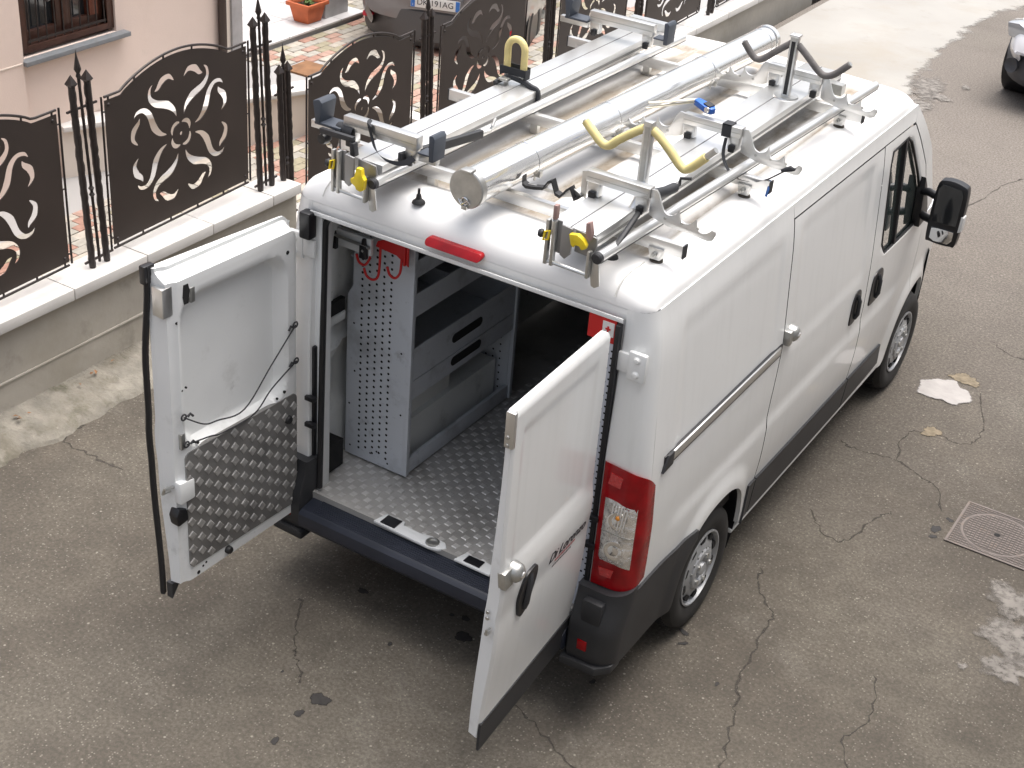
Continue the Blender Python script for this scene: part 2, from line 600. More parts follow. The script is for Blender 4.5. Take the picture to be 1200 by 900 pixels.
def interp(x, X, Y):
    if x <= X[0]:
        return Y[0]
    for i in range(len(X) - 1):
        if x <= X[i + 1]:
            return lerp(Y[i], Y[i + 1], (x - X[i]) / (X[i + 1] - X[i]))
    return Y[-1]


def sstep(a, b, x):
    t = max(0, min(1, (x - a) / (b - a)))
    return t * t * (3 - 2 * t)


def resample(poly, n):
    P = [Vector(p) for p in poly]
    d = [0]
    for i in range(len(P) - 1):
        d.append(d[-1] + (P[i + 1] - P[i]).length)
    out = []
    for k in range(n):
        t = d[-1] * k / (n - 1)
        i = 0
        while i < len(P) - 2 and d[i + 1] < t:
            i += 1
        seg = d[i + 1] - d[i]
        out.append(P[i].lerp(P[i + 1], (t - d[i]) / seg if seg > 1e-9 else 0))
    return out


def smooth_path(pts, per=6, closed=False):
    """Catmull-Rom through the points"""
    P = [Vector(p) for p in pts]
    n = len(P)
    out = []
    rng_ = range(n if closed else n - 1)
    for i in rng_:
        p0 = P[(i - 1) % n] if (closed or i > 0) else P[0]
        p1, p2 = P[i], P[(i + 1) % n]
        p3 = P[(i + 2) % n] if (closed or i < n - 2) else P[-1]
        for k in range(per):
            t = k / per
            out.append(0.5 * ((2 * p1) + (p2 - p0) * t + (2 * p0 - 5 * p1 + 4 * p2 - p3) * t * t + (3 * p1 - p0 - 3 * p2 + p3) * t ** 3))
    if not closed:
        out.append(P[-1])
    return out


def text_mesh(s, size, m, name, M, depth=0.0006, shear=0.0, parent=None, align='CENTER'):
    c = bpy.data.curves.new(name, 'FONT')
    c.body = s
    c.size = size
    c.extrude = depth
    c.shear = shear
    c.align_x = align
    c.align_y = 'CENTER'
    o = bpy.data.objects.new(name, c)
    COL.objects.link(o)
    dg = bpy.context.evaluated_depsgraph_get()
    me = bpy.data.meshes.new_from_object(o.evaluated_get(dg))
    bpy.data.objects.remove(o)
    me.transform(M)
    me.materials.clear()
    me.materials.append(m)
    ob = bpy.data.objects.new(name, me)
    COL.objects.link(ob)
    if parent is not None:
        ob.location = -world_loc(parent)
        ob.parent = parent
    return ob

# ------------------------------------------------------------------ road, kerb, apron
def sheet(name, pts, z, m, label=None):
    b = MB()
    b.add([(x, y, z) for x, y in pts], [tuple(range(len(pts)))])
    return kind(b.build(name, m), 'structure')

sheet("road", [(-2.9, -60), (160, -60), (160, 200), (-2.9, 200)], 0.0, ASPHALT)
sheet("ground", [(-160, -60), (-2.9, -60), (-2.9, 200), (-160, 200)], -0.62, PBED)


def blob_poly(cx, cy, rx, ry, n=26, rough=0.22, seed=0, rot=0.0):
    r = random.Random(seed)
    ph = [r.uniform(0, 6.28) for _ in range(6)]
    out = []
    for i in range(n):
        a = 2 * PI * i / n
        k = 1 + rough * (0.5 * math.sin(2 * a + ph[0]) + 0.4 * math.sin(3 * a + ph[1]) + 0.35 * math.sin(5 * a + ph[2]) + 0.3 * math.sin(8 * a + ph[3]))
        x, y = rx * k * math.cos(a), ry * k * math.sin(a)
        out.append((cx + x * math.cos(rot) - y * math.sin(rot), cy + x * math.sin(rot) + y * math.cos(rot)))
    return out


_slab_n = [0]


def slab(name, poly, h, m, base=0.0):
    """a thin slab with sloped edge, lying on the road"""
    _slab_n[0] += 1
    h += .0002 * (_slab_n[0] % 12)
    b = MB()
    cx = sum(p[0] for p in poly) / len(poly)
    cy = sum(p[1] for p in poly) / len(poly)
    n = len(poly)
    ks = (1.0, .93, .80, .6, .3)
    P = [[(cx + (x - cx) * k, cy + (y - cy) * k, base + (h if i else .0016)) for x, y in poly] for i, k in enumerate(ks)]
    b.grid(P, True, wrap=True)
    b.add(P[-1], [tuple(range(n))])
    ob = b.build(name, m)
    ev = [e for e in (0, .12, .45, .85, 1.0) for _ in range(n)] + [1.0] * n
    at = ob.data.attributes.new("edge", 'FLOAT', 'POINT')
    at.data.foreach_set('value', ev)
    return ob

# pale concrete apron further up the road, ragged where it meets the asphalt
feather(APRON, 2.6, .34, 3.5, 2.2)
edge = [(30.0, -0.72), (14.1, -0.78), (13.2, -1.0), (12.2, -1.02), (11.2, -0.98), (10.3, -0.88), (9.7, -0.80), (9.2, -0.92), (8.7, -1.1), (8.1, -1.3), (7.6, -1.65), (7.2, -2.3), (7.0, -2.72)][::-1]
EX, EV, nrow = [], [], 120
for k in range(nrow + 1):
    y = 7.0 + 23.0 * (k / nrow) ** 1.6
    xe = interp(y, [e[0] for e in edge], [e[1] for e in edge])
    w_ = xe + 2.82
    EX.append([(lerp(-2.82, xe, t), y, .004) for t in (0, .3, .55, .75, .86, .94, 1.0)])
    EV += [1, 1, 1, .95, .75, .40, 0]
b = MB()
b.grid(EX, False, flip=True)
ap = kind(b.build("concrete_apron", APRON), 'structure')
at = ap.data.attributes.new("edge", 'FLOAT', 'POINT')
at.data.foreach_set('value', EV)
# cement spills along the edge of the apron
for i, (cx, cy, rx, ry, rot) in enumerate([(-0.80, 10.15, .20, .55, 0.1), (-0.72, 9.55, .16, .30, .4), (-0.98, 9.15, .28, .35, .2), (-1.12, 8.5, .22, .45, 0), (-0.62, 9.95, .10, .22, .8), (-0.50, 10.45, .05, .13, .4)]):
    s_ = slab("cement_patch", blob_poly(cx, cy, rx, ry, 40, 0.30, 40 + i, rot), 0.008, PATCH_G)
    kind(s_, 'structure')
for i, (cx, cy, rx, ry, rot, m_) in enumerate([(1.305, 4.08, .175, .185, .3, PATCH_W), (1.37, 4.33, .115, .09, .2, PATCH_T), (1.40, 3.52, .07, .08, 0, PATCH_T),
                                                (2.32, 2.10, .16, .22, .5, PATCH_G), (2.38, 1.78, .18, .22, 0, PATCH_G), (2.44, 1.54, .16, .15, 1., PATCH_G), (2.56, 1.9, .14, .3, 0, PATCH_G),
                                                (2.25, 1.42, .03, .04, 0, PATCH_G)]):
    s_ = slab("cement_patch", blob_poly(cx, cy, rx, ry, 40, 0.20 if m_ is PATCH_W else 0.30, 60 + i, rot), 0.006 if m_ is not PATCH_T else 0.003, m_)
    kind(s_, 'structure')
# oil spots and cracks
for i, (cx, cy, rx, ry) in enumerate([(-.17, -.673, .055, .05), (-.19, -.80, .03, .025), (-.165, -1.0, .03, .02), (-.49, .08, .035, .022), (.121, .095, .05, .045), (-.139, -.165, .02, .012),
                                      (.996, .80, .035, .02), (1.03, .72, .03, .015), (1.297, .551, .018, .012), (.45, -.05, .022, .012), (.47, -.02, .03, .015), (1.76, 2.50, .05, .03),
                                      (1.80, 2.64, .03, .02), (1.77, 2.42, .03, .02), (-.43, -.63, .012, .008), (.05, .22, .03, .02), (-.02, .2, .018, .012), (.8, .2, .02, .015)]):
    kind(slab("oil_stain", blob_poly(cx, cy, rx, ry, 22, 0.25, 90 + i, i), 0.0022, OIL), 'structure')


def crack(pts, w, seed):
    r = random.Random(seed)
    P = smooth_path([(x, y, 0) for x, y in pts], 7)
    P = [p + Vector((r.uniform(-.014, .014), r.uniform(-.014, .014), 0)) for p in P]
    b = MB()
    L, Cc, Rr = [], [], []
    for i, p in enumerate(P):
        d = (P[min(i + 1, len(P) - 1)] - P[max(i - 1, 0)]).normalized()
        nn = Vector((-d.y, d.x, 0))
        ww = w * r.uniform(0.35, 1.25) * (0.3 if i in (0, len(P) - 1) else 1)
        L.append(p + nn * ww + Vector((0, 0, .0016)))
        Cc.append(p + Vector((0, 0, .0017)))
        Rr.append(p - nn * ww + Vector((0, 0, .0016)))
    b.grid([L, Cc, Rr], False)
    ob = b.build("road_crack", CRACK)
    at = ob.data.attributes.new("edge", 'FLOAT', 'POINT')
    at.data.foreach_set('value', [0.0] * len(L) + [1.0] * len(L) + [0.0] * len(L))
    return kind(ob, 'structure')

for i, (pts, w) in enumerate([
    ([(1.10, 1.55), (1.162, 1.369), (1.303, 1.213), (1.322, 1.059), (1.368, .695), (1.45, .42), (1.522, .166), (1.62, -.15)], .008),
    ([(-.70, -.15), (-.635, -.258), (-.50, -.45), (-.451, -.515), (-.36, -.58), (-.321, -.642)], .006),
    ([(-2.72, .32), (-2.699, .139), (-2.438, .119), (-2.216, .13)], .010),
    ([(.98, 3.05), (1.065, 3.022), (1.331, 3.052), (1.50, 2.98), (1.614, 2.928), (1.72, 2.70)], .007),
    ([(1.10, 2.25), (1.216, 2.081), (1.38, 2.056), (1.424, 2.346), (1.50, 2.5)], .006),
    ([(1.33, 3.05), (1.274, 3.374), (1.38, 3.50), (1.62, 3.52), (1.66, 3.75), (1.50, 4.25)], .006),
    ([(1.35, 5.0), (1.55, 4.88), (1.75, 4.95), (2.0, 4.9)], .006),
    ([(.55, -.15), (.75, -.22), (.9, -.30), (1.1, -.38)], .006),
    ([(-1.02, 10.1), (-.85, 9.85), (-.62, 9.9)], .010),
    ([(1.9, 1.1), (2.0, .8), (1.95, .55), (2.1, .3)], .005),
    ([(.2, 6.9), (.5, 7.4), (.6, 8.1), (.9, 8.6)], .008)]):
    crack(pts, w * 1.7, 200 + i)

# manhole cover, square frame with a round lid
mh = thing("manhole_cover", "rusty square cast iron manhole cover with a round waffle lid set in the road", "manhole cover", (2.07, 2.66, 0))
b = MB()
hw = 0.238
b.box(2.07 - hw, 2.07 + hw, 2.66 - hw, 2.66 + hw, 0.0015, 0.006)
b.build("frame_plate", CASTIRON_D, mh)
b = MB()
b.lathe([(0.0001, .0064), (.205, .0064), (.205, .0015)], (2.07, 2.66, 0), (0, 0, 1), 48, False)
b.build("groove", CASTIRON_D, mh)
b = MB()
b.lathe([(0.0001, .0070), (.196, .0070), (.196, .002)], (2.07, 2.66, 0), (0, 0, 1), 48, False)
lid = b.build("lid", CASTIRON_D, mh)
b = MB()
for i in range(-9, 10):
    for j in range(-9, 10):
        x, y = i * .0235, j * .0235
        rad = math.hypot(x, y)
        if rad < .185 and rad > .03:
            b.box(2.07 + x - .009, 2.07 + x + .009, 2.66 + y - .006, 2.66 + y + .006, .0071, .0105)
        elif rad > .212 and abs(x) < .225 and abs(y) < .225:
            b.box(2.07 + x - .009, 2.07 + x + .009, 2.66 + y - .004, 2.66 + y + .004, .0061, .0092)
b.lathe([(.192, .0072), (.196, .0085), (.202, .0085), (.206, .0066)], (2.07, 2.66, 0), (0, 0, 1), 48)
for (x0, x1, y0, y1) in ((-hw, hw, -hw, -hw + .014), (-hw, hw, hw - .014, hw), (-hw, -hw + .014, -hw + .015, hw - .015), (hw - .014, hw, -hw + .015, hw - .015)):
    b.box(2.07 + x0, 2.07 + x1, 2.66 + y0, 2.66 + y1, .0055, .0095)
kind(b.build("waffle_studs", CASTIRON, mh, bevel=0.001), 'stuff')
b = MB()
b.lathe([(0.0001, .0078), (.016, .0078), (.018, .0071)], (2.07, 2.66, 0), (0, 0, 1), 16)
b.build("lifting_hole", HOLE, mh)

# ------------------------------------------------------------------ boundary wall, coping, footing
WX = -3.075          # street face of the wall
b = MB()
n = 190
rows = []
rk = random.Random(5)
for i in range(n + 1):
    y = -3 + i * (8.6 / n)
    yy = y
    e = -2.74 + rk.uniform(-.018, .018) + .04 * math.sin(y * 1.3) + .02 * math.sin(y * 7.1) + .012 * math.sin(y * 17.3)
    rows.append([(e, yy, -.006), (e - .02, yy, .018 + rk.uniform(-.006, .006)), (e - .07, yy, .042 + rk.uniform(-.008, .008)), (-2.90, yy, .060 + rk.uniform(-.008, .008)), (-2.98, yy, .075 + rk.uniform(-.008, .008)), (WX - .05, yy, .095)])
b.grid(rows, True)
kind(b.build("concrete_footing", FOOTING), 'structure')

wall = thing("boundary_wall", "low rendered boundary wall with pale stone coping along the street", "wall", (WX, 4, 0))
for (y0, y1, zt) in ((-3.0, 2.70, .615), (2.70, 12.6, .29)):
    b = MB()
    P = []
    for i in range(25):
        y = lerp(y0, y1, i / 24)
        P.append([(WX + .004 * math.sin(3 * y), y, -.6 + (zt + .6) * k / 8) for k in range(9)])
    b.grid(P, True, flip=True)
    b.box(WX - .20, WX - .003, y0 + .002, y1 - .002, -.6, zt - .003)
    b.build("rendered_wall", CEMENT, wall)
b = MB()
b.box(WX - .01, WX + .010, -3, 2.7, .262, .280)
b.build("wall_ledge", CEMENT, wall, bevel=.008)
yy = -3.0
i = 0
while yy < 2.66:
    L_ = min(.60, 2.70 - yy)
    b = MB()
    b.box(-3.30, -3.02, yy + .002, yy + L_ - .003, .617, .690 + rk.uniform(-.0015, .0015))
    b.build("coping_stone", STONE_W, wall, bevel=.008)
    yy += .60
yy = 2.70
while yy < 12.6:
    b = MB()
    b.box(-3.30, -3.02, yy + .003, yy + .797, .292, .362 + rk.uniform(-.0015, .0015))
    b.build("coping_stone", STONE_W, wall, bevel=.008)
    yy += .80
# leaf litter in the corner of the footing
for i in range(9):
    x, y = rk.uniform(-3.04, -2.93), rk.uniform(-.1, 1.1)
    a = rk.uniform(0, 6.28)
    b = MB()
    s_ = rk.uniform(.012, .028)
    M = Matrix.Translation((x, y, .100)) @ Euler((rk.uniform(-.5, .5), rk.uniform(-.5, .5), a)).to_matrix().to_4x4()
    b.add([M @ Vector(p) for p in ((-s_, 0, 0), (-.2 * s_, .5 * s_, .25 * s_), (s_, 0, 0), (-.2 * s_, -.5 * s_, .25 * s_))], [(0, 1, 2), (0, 2, 3)])
    tag(b.build("fallen_leaf", LEAF_D), "small dry brown leaf lying on the wall footing behind the open left van door", "leaf", "dry leaves on the wall footing")

# ------------------------------------------------------------------ house on the near side of the street
nh = bpy.data.objects.new("near_house", None)
nh.location = (4.8, -3, 0)
COL.objects.link(nh)
kind(nh, 'structure')
NEAR = mat("near_house_render", (0.60, 0.61, 0.62), 0.95, noise=(1.5, .06, 5))
b = MB()
b.box(4.8, 10, -16, 8.5, -.5, 6.6)
b.build("wall", NEAR, nh)
b = MB()
b.box(4.4, 10.4, -16.4, 8.9, 6.6, 6.85)
b.build("roof", SILL, nh)
for zz in (.9, 3.9):
    for yy in (-13, -9.5, -6, 1.5, 5.0):
        b = MB()
        b.box(4.75, 4.80, yy - .6, yy + .6, zz, zz + 1.4)
        w_ = b.build("window", WOOD, nh)
        b = MB()
        b.box(4.735, 4.749, yy - .5, yy + .5, zz + .1, zz + 1.3)
        b.build("pane", GLASS_D, w_)
# ------------------------------------------------------------------ fence and gate
FX = -3.15
RISE = math.tan(R(1.9))            # the panels climb a little along the street


def seg_shape(center, widths):
    P = smooth_path([(x, y, 0) for x, y in center], 5)
    n = len(P)
    W = [interp(i / (n - 1), [k / (len(widths) - 1) for k in range(len(widths))], widths) for i in range(n)]
    L, Q = [], []
    for i, p in enumerate(P):
        d = (P[min(i + 1, n - 1)] - P[max(i - 1, 0)]).normalized()
        nn = Vector((-d.y, d.x, 0)) * W[i] / 2
        L.append((p.x + nn.x, p.y + nn.y))
        Q.append((p.x - nn.x, p.y - nn.y))
    return L + Q[::-1]

SC = 1.0
tend = seg_shape([(.030, .118), (.052, .168), (.106, .215), (.195, .249), (.238, .295), (.236, .345), (.210, .372)], [.004, .030, .050, .042, .030, .022, .003])
comma = seg_shape([(.040, .350), (.082, .385), (.135, .375), (.172, .338), (.200, .326)], [.004, .032, .044, .030, .003])
FLOWER = []
for q in range(4):
    for mir in (0, 1):
        for sh in (tend, comma):
            pts = [((y, x) if mir else (x, y)) for x, y in sh]
            a = q * PI / 2
            FLOWER.append([(x * math.cos(a) - y * math.sin(a), x * math.sin(a) + y * math.cos(a)) for x, y in pts])
for q in range(4):
    a0 = PI / 2 * q + .12
    arc = [(math.cos(a0 + t * 1.33 / 8) * (.072 + .014 * math.sin(PI * t / 8)), math.sin(a0 + t * 1.33 / 8) * (.072 + .014 * math.sin(PI * t / 8))) for t in range(9)]
    FLOWER.append(seg_shape(arc, [.008, .026, .028, .026, .008]))
FLOWER.append([(.012 * math.cos(k * PI / 5), .012 * math.sin(k * PI / 5)) for k in range(10)])

PW, PH = 1.235, 0.92       # panel width and corner height


def top_h(u):
    """height of the panel top above its bottom, u along the panel"""
    t = u / PW
    if t < .105 or t > .855:
        return PH
    k = (t - .105) / .75
    return PH + .125 * math.sin(PI * k) ** .8


def panel_mesh():
    out = [(0, 0), (PW, 0)]
    us = [PW * i / 48 for i in range(48, -1, -1)]
    out += [(u, top_h(u)) for u in us]
    cu, cv = PW * .5, .525
    c = bpy.data.curves.new("panel", 'CURVE')
    c.dimensions = '2D'
    c.fill_mode = 'BOTH'
    c.extrude = .003
    for poly in [out] + [[(cu + x * 1.06, cv + y * 1.02) for x, y in sh] for sh in FLOWER]:
        s_ = c.splines.new('POLY')
        s_.points.add(len(poly) - 1)
        for p, (u, v) in zip(s_.points, poly):
            p.co = (u, v, 0, 1)
        s_.use_cyclic_u = True
    o = bpy.data.objects.new("panel", c)
    COL.objects.link(o)
    dg = bpy.context.evaluated_depsgraph_get()
    me = bpy.data.meshes.new_from_object(o.evaluated_get(dg))
    bpy.data.objects.remove(o)
    # u -> y, v -> z, sheet normal -> x
    me.transform(Matrix(((0, 0, 1, 0), (1, 0, 0, 0), (RISE, 1, 0, 0), (0, 0, 0, 1))))
    me.materials.clear()
    me.materials.append(IRON)
    me.name = "sheet_panel"
    return me

PANEL_ME = panel_mesh()


def rail_mb(y0, z0, top):
    b = MB()
    us = [PW * i / 40 for i in range(41)]
    off = .024
    path = [(FX, y0 + u, z0 + u * RISE + (top_h(u) + off if top else -off)) for u in us]
    b.tube(path, .008, 8)
    return b, path


def fence_panel(y0, z0, root):
    ob = bpy.data.objects.new("sheet_panel", PANEL_ME)
    COL.objects.link(ob)
    ob.parent = root
    ob.location = Vector((FX, y0, z0)) - root.location
    for top in (True, False):
        b, path = rail_mb(y0, z0, top)
        b.build("top_rail" if top else "bottom_rail", IRON_B, root)
        b = MB()
        for k in (1, 8, 16, 24, 32, 39):
            p = Vector(path[k])
            q = p + Vector((0, 0, -.028 if top else .028))
            b.cyl(p, q, .0065, 6)
        build_each(b, "spacer_pin", IRON_B, root)
    b = MB()
    for u, m_ in ((-.022, -1), (PW + .022, 1)):
        b.cyl((FX, y0 + u, z0 - .02 + u * RISE), (FX, y0 + u, z0 + PH + .03 + u * RISE), .007, 6)
        for k in (.05, .5, .93):
            b.cyl((FX, y0 + u, z0 + PH * k + u * RISE), (FX, y0 + u - m_ * .026, z0 + PH * k + u * RISE), .005, 6)
    build_each(b, "side_rod", IRON_B, root)
    b = MB()
    for u, v in ((.03, .03), (PW - .03, .03), (.03, PH - .03), (PW - .03, PH - .03)):
        b.lathe([(.0001, .012), (.008, .009), (.012, .003)], (FX, y0 + u, z0 + v + u * RISE), (1, 0, 0), 10)
    build_each(b, "rivet", IRON_B, root)


def post_trio(y0, zb, h, root, dy=.118):
    """two hammered posts with pyramid caps and a slim spear between them"""
    lean = -.045
    rp = random.Random(int(y0 * 100))
    for k in (0, 1):
        b = MB()
        y = y0 + k * dy
        n = 40
        path = [(FX + rp.uniform(-.0015, .0015), y + lean * h * i / n + rp.uniform(-.0015, .0015), zb + k * .004 + h * i / n) for i in range(n + 1)]
        b.tube(path, [.0195 + (.0024 if i % 3 else 0) for i in range(n + 1)], 8)
        p = b.build("post", IRON_B, root)
        b = MB()
        tz = zb + h + k * .004
        ty = y + lean * h
        b.add([(FX - .026, ty - .026, tz), (FX + .026, ty - .026, tz), (FX + .026, ty + .026, tz), (FX - .026, ty + .026, tz), (FX, ty, tz + .055),
               (FX - .018, ty - .018, tz - .012), (FX + .018, ty - .018, tz - .012), (FX + .018, ty + .018, tz - .012), (FX - .018, ty + .018, tz - .012)],
              [(0, 1, 4), (1, 2, 4), (2, 3, 4), (3, 0, 4), (0, 5, 6, 1), (1, 6, 7, 2), (2, 7, 8, 3), (3, 8, 5, 0)])
        b.build("post_cap", IRON_B, p)
    ym = y0 + dy / 2
    b = MB()
    hh = h + .03
    b.tube([(FX, ym + lean * hh * i / 24, zb + .02 + hh * i / 24) for i in range(25)], [.0085 + (.0015 if i % 2 else 0) for i in range(25)], 8)
    for zk in (.40, .435):
        b.lathe([(.009, -.014), (.018, 0), (.009, .014)], (FX, ym + lean * h * zk, zb + h * zk), (0, lean, 1), 10)
    p = b.build("spear_rod", IRON_B, root)
    b = MB()
    b.lathe([(.006, -.035), (.015, -.02), (.010, 0), (.021, .022), (.016, .05), (.006, .10), (.0005, .14)], (FX, ym + lean * hh, zb + .02 + hh), (0, lean, 1), 8)
    b.build("spear_head", IRON_B, p)
    b = MB()
    for k in (.87, .045):
        b.beam((FX, y0 - .055 + lean * h * k, zb + h * k - .006), (FX, y0 + dy + .055 + lean * h * k, zb + h * k + .004), .012, .012)
    build_each(b, "cross_bar", IRON_B, root)

Y2 = 1.055
fl = thing("iron_fence", "dark brown iron fence of flower cut panels on the higher coping beside the pink house", "fence", (FX, 1.0, .69))
fence_panel(Y2, .775, fl)
fence_panel(Y2 - 1.60, .775 - .02, fl)
for y0 in (Y2 - .185 - 1.60, Y2 - .185, Y2 + PW + .125):
    post_trio(y0, .688, 1.17, fl)
gt = [("nearer brown iron gate leaf with cut flower in front of the grey car", 2.93), ("farther brown iron gate leaf with cut flower behind the yellow foam hook", 4.56)]
for lb, y0 in gt:
    g = thing("gate_leaf", lb, "gate", (FX, y0, .36), "brown iron gate leaves")
    fence_panel(y0, .425, g)
    post_trio(y0 - .26 if y0 < 4 else y0 - .205, .36, 1.12, g, .085 if y0 < 4 else .10)
ff = thing("iron_fence", "dark brown iron fence of flower cut panels on the lower coping beyond the gate", "fence", (FX, 8, .36))
for y0 in (6.42, 8.13, 9.84):
    fence_panel(y0, .43, ff)
    post_trio(y0 - .205, .36, 1.12, ff, .10)
post_trio(11.2, .36, 1.12, ff, .10)

# ------------------------------------------------------------------ courtyard, house, porch
HX = -6.55
sheet("courtyard", [(-30, 3.7), (-6.62, 3.7), (-5.68, 6.06), (-3.28, 6.06), (-3.28, 40), (-30, 40)], -.115, GROUT)
sheet("lower_courtyard", [(-6.9, -6), (-3.28, -6), (-3.28, 6.15), (-6.9, 6.15)], -.585, GROUT)
# low inner retaining wall with white capping
lw = thing("retaining_wall", "low beige retaining wall with a white stone cap seen between the fence posts", "wall", (-6.1, 4.8, -.6))
A_, B_ = Vector((-6.60, 3.72, 0)), Vector((-5.62, 6.1, 0))
d_ = (B_ - A_).normalized()
n_ = Vector((d_.y, -d_.x, 0))
b = MB()
b.beam(A_ + Vector((0, 0, -.37)), B_ + Vector((0, 0, -.37)), .20, .46)
b.build("wall_body", HOUSE2, lw)
b = MB()
b.box(-5.66, -3.30, 5.99, 6.10, -.6, -.14)
b.build("step_wall", CEMENT, lw)
b = MB()
b.box(-5.60, -3.29, 5.96, 6.13, -.138, -.095)
b.build("cap_stone", STONE_W, lw, bevel=.006)
for k in range(3):
    b = MB()
    p, q = A_.lerp(B_, k / 3 + .002), A_.lerp(B_, (k + 1) / 3 - .002)
    b.beam(p + n_ * .02 + Vector((0, 0, -.117)), q + n_ * .02 + Vector((0, 0, -.117)), .26, .045)
    b.build("cap_stone", STONE_W, lw, bevel=.006)

# pavers: the ones in view are bricks of their own
PAVE = thing("paved_yard", "courtyard paving of mixed red, cream and grey bricks", "paving", (-5.8, 7, -.11))
PAVE['kind'] = 'structure'
del PAVE['category']
del PAVE['label']
rb = random.Random(11)
brick_me = []
for m_ in BRICKS:
    b = MB()
    b.box(-.049, .049, -.099, .099, -.05, .012)
    o = b.build("brick", m_, None, bevel=.005, seg=1)
    brick_me.append(o.data)
    bpy.data.objects.remove(o)
spots = []
for region in ((-7.4, -3.40, 6.26, 10.6, -.112),):
    nx = int((region[1] - region[0]) / .104)
    ny = int((region[3] - region[2]) / .206)
    for i in range(nx):
        for j in range(ny + 1):
            x = region[0] + .052 + i * .104
            y = region[2] + j * .206 + (.103 if i % 2 else 0)
            if x < -6.60 and y < 8.20:
                continue
            if -6.13 < x < -5.77 and 6.15 < y < 6.62:
                continue
            spots.append((x, y, region[4]))
low = []
for i in range(24):
    for j in range(27):
        x = -5.9 + .052 + i * .104 + 0
        yv = .6 + j * .206 + (.103 if i % 2 else 0)
        if yv < 5.9 and x > -6.45 + (yv - 3.72) * .41:
            low.append((x, yv, -.582))
camp = Vector(cam.location)
spots.sort(key=lambda p: (Vector(p) - camp).length + (0 if p[0] < -5.3 else 5))
N_IND = 290
for k, p in enumerate(spots[:N_IND]):
    ob = bpy.data.objects.new("brick", brick_me[rb.choice((0, 1, 1, 2, 3, 4, 2))])
    COL.objects.link(ob)
    ob.parent = PAVE
    ob.location = Vector(p) - PAVE.location + Vector((0, 0, rb.uniform(-.003, .003)))
    ob.rotation_euler = (0, 0, rb.uniform(-.02, .02))
b = MB()
for p in spots[N_IND:] + low:
    b.cur = rb.choice((0, 1, 1, 2, 3, 4, 2))
    x, y, z = p
    b.box(x - .049, x + .049, y - .099, y + .099, z - .04, z + .012 + rb.uniform(-.003, .003))
kind(b.build("brick_field", BRICKS, PAVE), 'stuff')
b = MB()
b.box(-6.10, -5.80, 6.20, 6.56, -.12, -.094)
dc = b.build("drain_cover", RUSTY, None, bevel=.005)
tag(dc, "square rusty brown drain cover let into the courtyard bricks", "drain cover")

house = thing("pink_house", "pale pink rendered house with a barred brown window and grey slate sill", "house", (HX, 4, -.1))
# wall with the window opening, built as four slabs round it
W0, W1, WZ0, WZ1 = 3.385, 4.445, .575, 1.95
b = MB()
for (y0, y1, z0, z1) in ((3.34, W0, -.62, 6), (W1, 5.86, -.62, 6), (W0, W1, -.62, WZ0), (W0, W1, WZ1, 6)):
    b.box(HX - .35, HX, y0, y1, z0, z1)
b.build("wall", HOUSE, house)
b = MB()
b.box(HX - .35, HX + .05, -6, 3.338, -.62, 6)
b.build("wall", HOUSE, house)
b = MB()
b.box(HX + .05, HX + .058, -6, 3.32, .555, .565)
b.build("render_joint", HOUSE2, house)
b = MB()
b.box(HX - .35, HX + .006, 5.862, 5.935, -.10, 6)
b.build("corner_strip", HOUSE2, house)
b = MB()
b.box(HX - .40, HX + .03, 5.937, 6.09, -.10, 6)
b.build("corner_pilaster", GREYSTONE, house, bevel=.006)
b = MB()
b.box(HX - 6, HX - .40, 5.75, 6.0, -.10, 6)
b.build("side_wall", HOUSE, house)
b = MB()
b.tube([(HX + .05, 5.775, -.05), (HX + .05, 5.775, 6)], .042, 12)
b.build("downpipe", PIPE, house)
win = MB()
win.box(HX - .18, HX - .02, W0 + .002, W0 + .075, WZ0 + .03, WZ1)
win.box(HX - .18, HX - .02, W1 - .075, W1 - .002, WZ0 + .03, WZ1)
win.box(HX - .18, HX - .02, W0 + .075, W1 - .075, WZ0 + .03, WZ0 + .085)
win = win.build("window", WOOD, house, bevel=.004)
b = MB()
b.box(HX - .17, HX - .07, 3.90, 3.97, WZ0 + .085, WZ1)
for y0, y1 in ((3.46, 3.52), (3.84, 3.90), (3.97, 4.02), (4.30, 4.37)):
    b.box(HX - .165, HX - .08, y0, y1, WZ0 + .086, WZ1)
b.box(HX - .165, HX - .08, 3.52, 3.84, WZ0 + .086, WZ0 + .18)
b.box(HX - .165, HX - .08, 4.02, 4.30, WZ0 + .086, WZ0 + .18)
build_each(b, "sash_bar", WOOD, win, bevel=.003)
b = MB()
b.box(HX - .16, HX - .06, 4.205, 4.30, WZ0 + .18, WZ1)
b.build("open_shutter", WOOD_R, win, bevel=.003)
b = MB()
b.box(HX - .135, HX - .128, 3.52, 3.84, WZ0 + .18, WZ1)
b.box(HX - .135, HX - .128, 4.02, 4.205, WZ0 + .18, WZ1)
build_each(b, "pane", GLASS_D, win)
b = MB()
for k in range(10):
    y = 3.50 + k * .094
    b.tube([(HX - .035, y, WZ0 + .09), (HX - .035, y, WZ1)], .007, 6)
b.beam((HX - .035, W0 + .08, WZ0 + .115), (HX - .035, W1 - .08, WZ0 + .115), .012, .02)
for cy in (3.73, 4.10):
    b.tube([(HX - .035, cy + .07 * math.cos(a * PI / 8), WZ0 + .50 + .09 * math.sin(a * PI / 8)) for a in range(16)], .006, 6, closed=True)
build_each(b, "grille_bar", IRON_B, house)
b = MB()
b.box(HX - .12, HX + .09, W0 - .05, W1 + .09, .533, .572)
b.build("sill", SILL, house, bevel=.003)

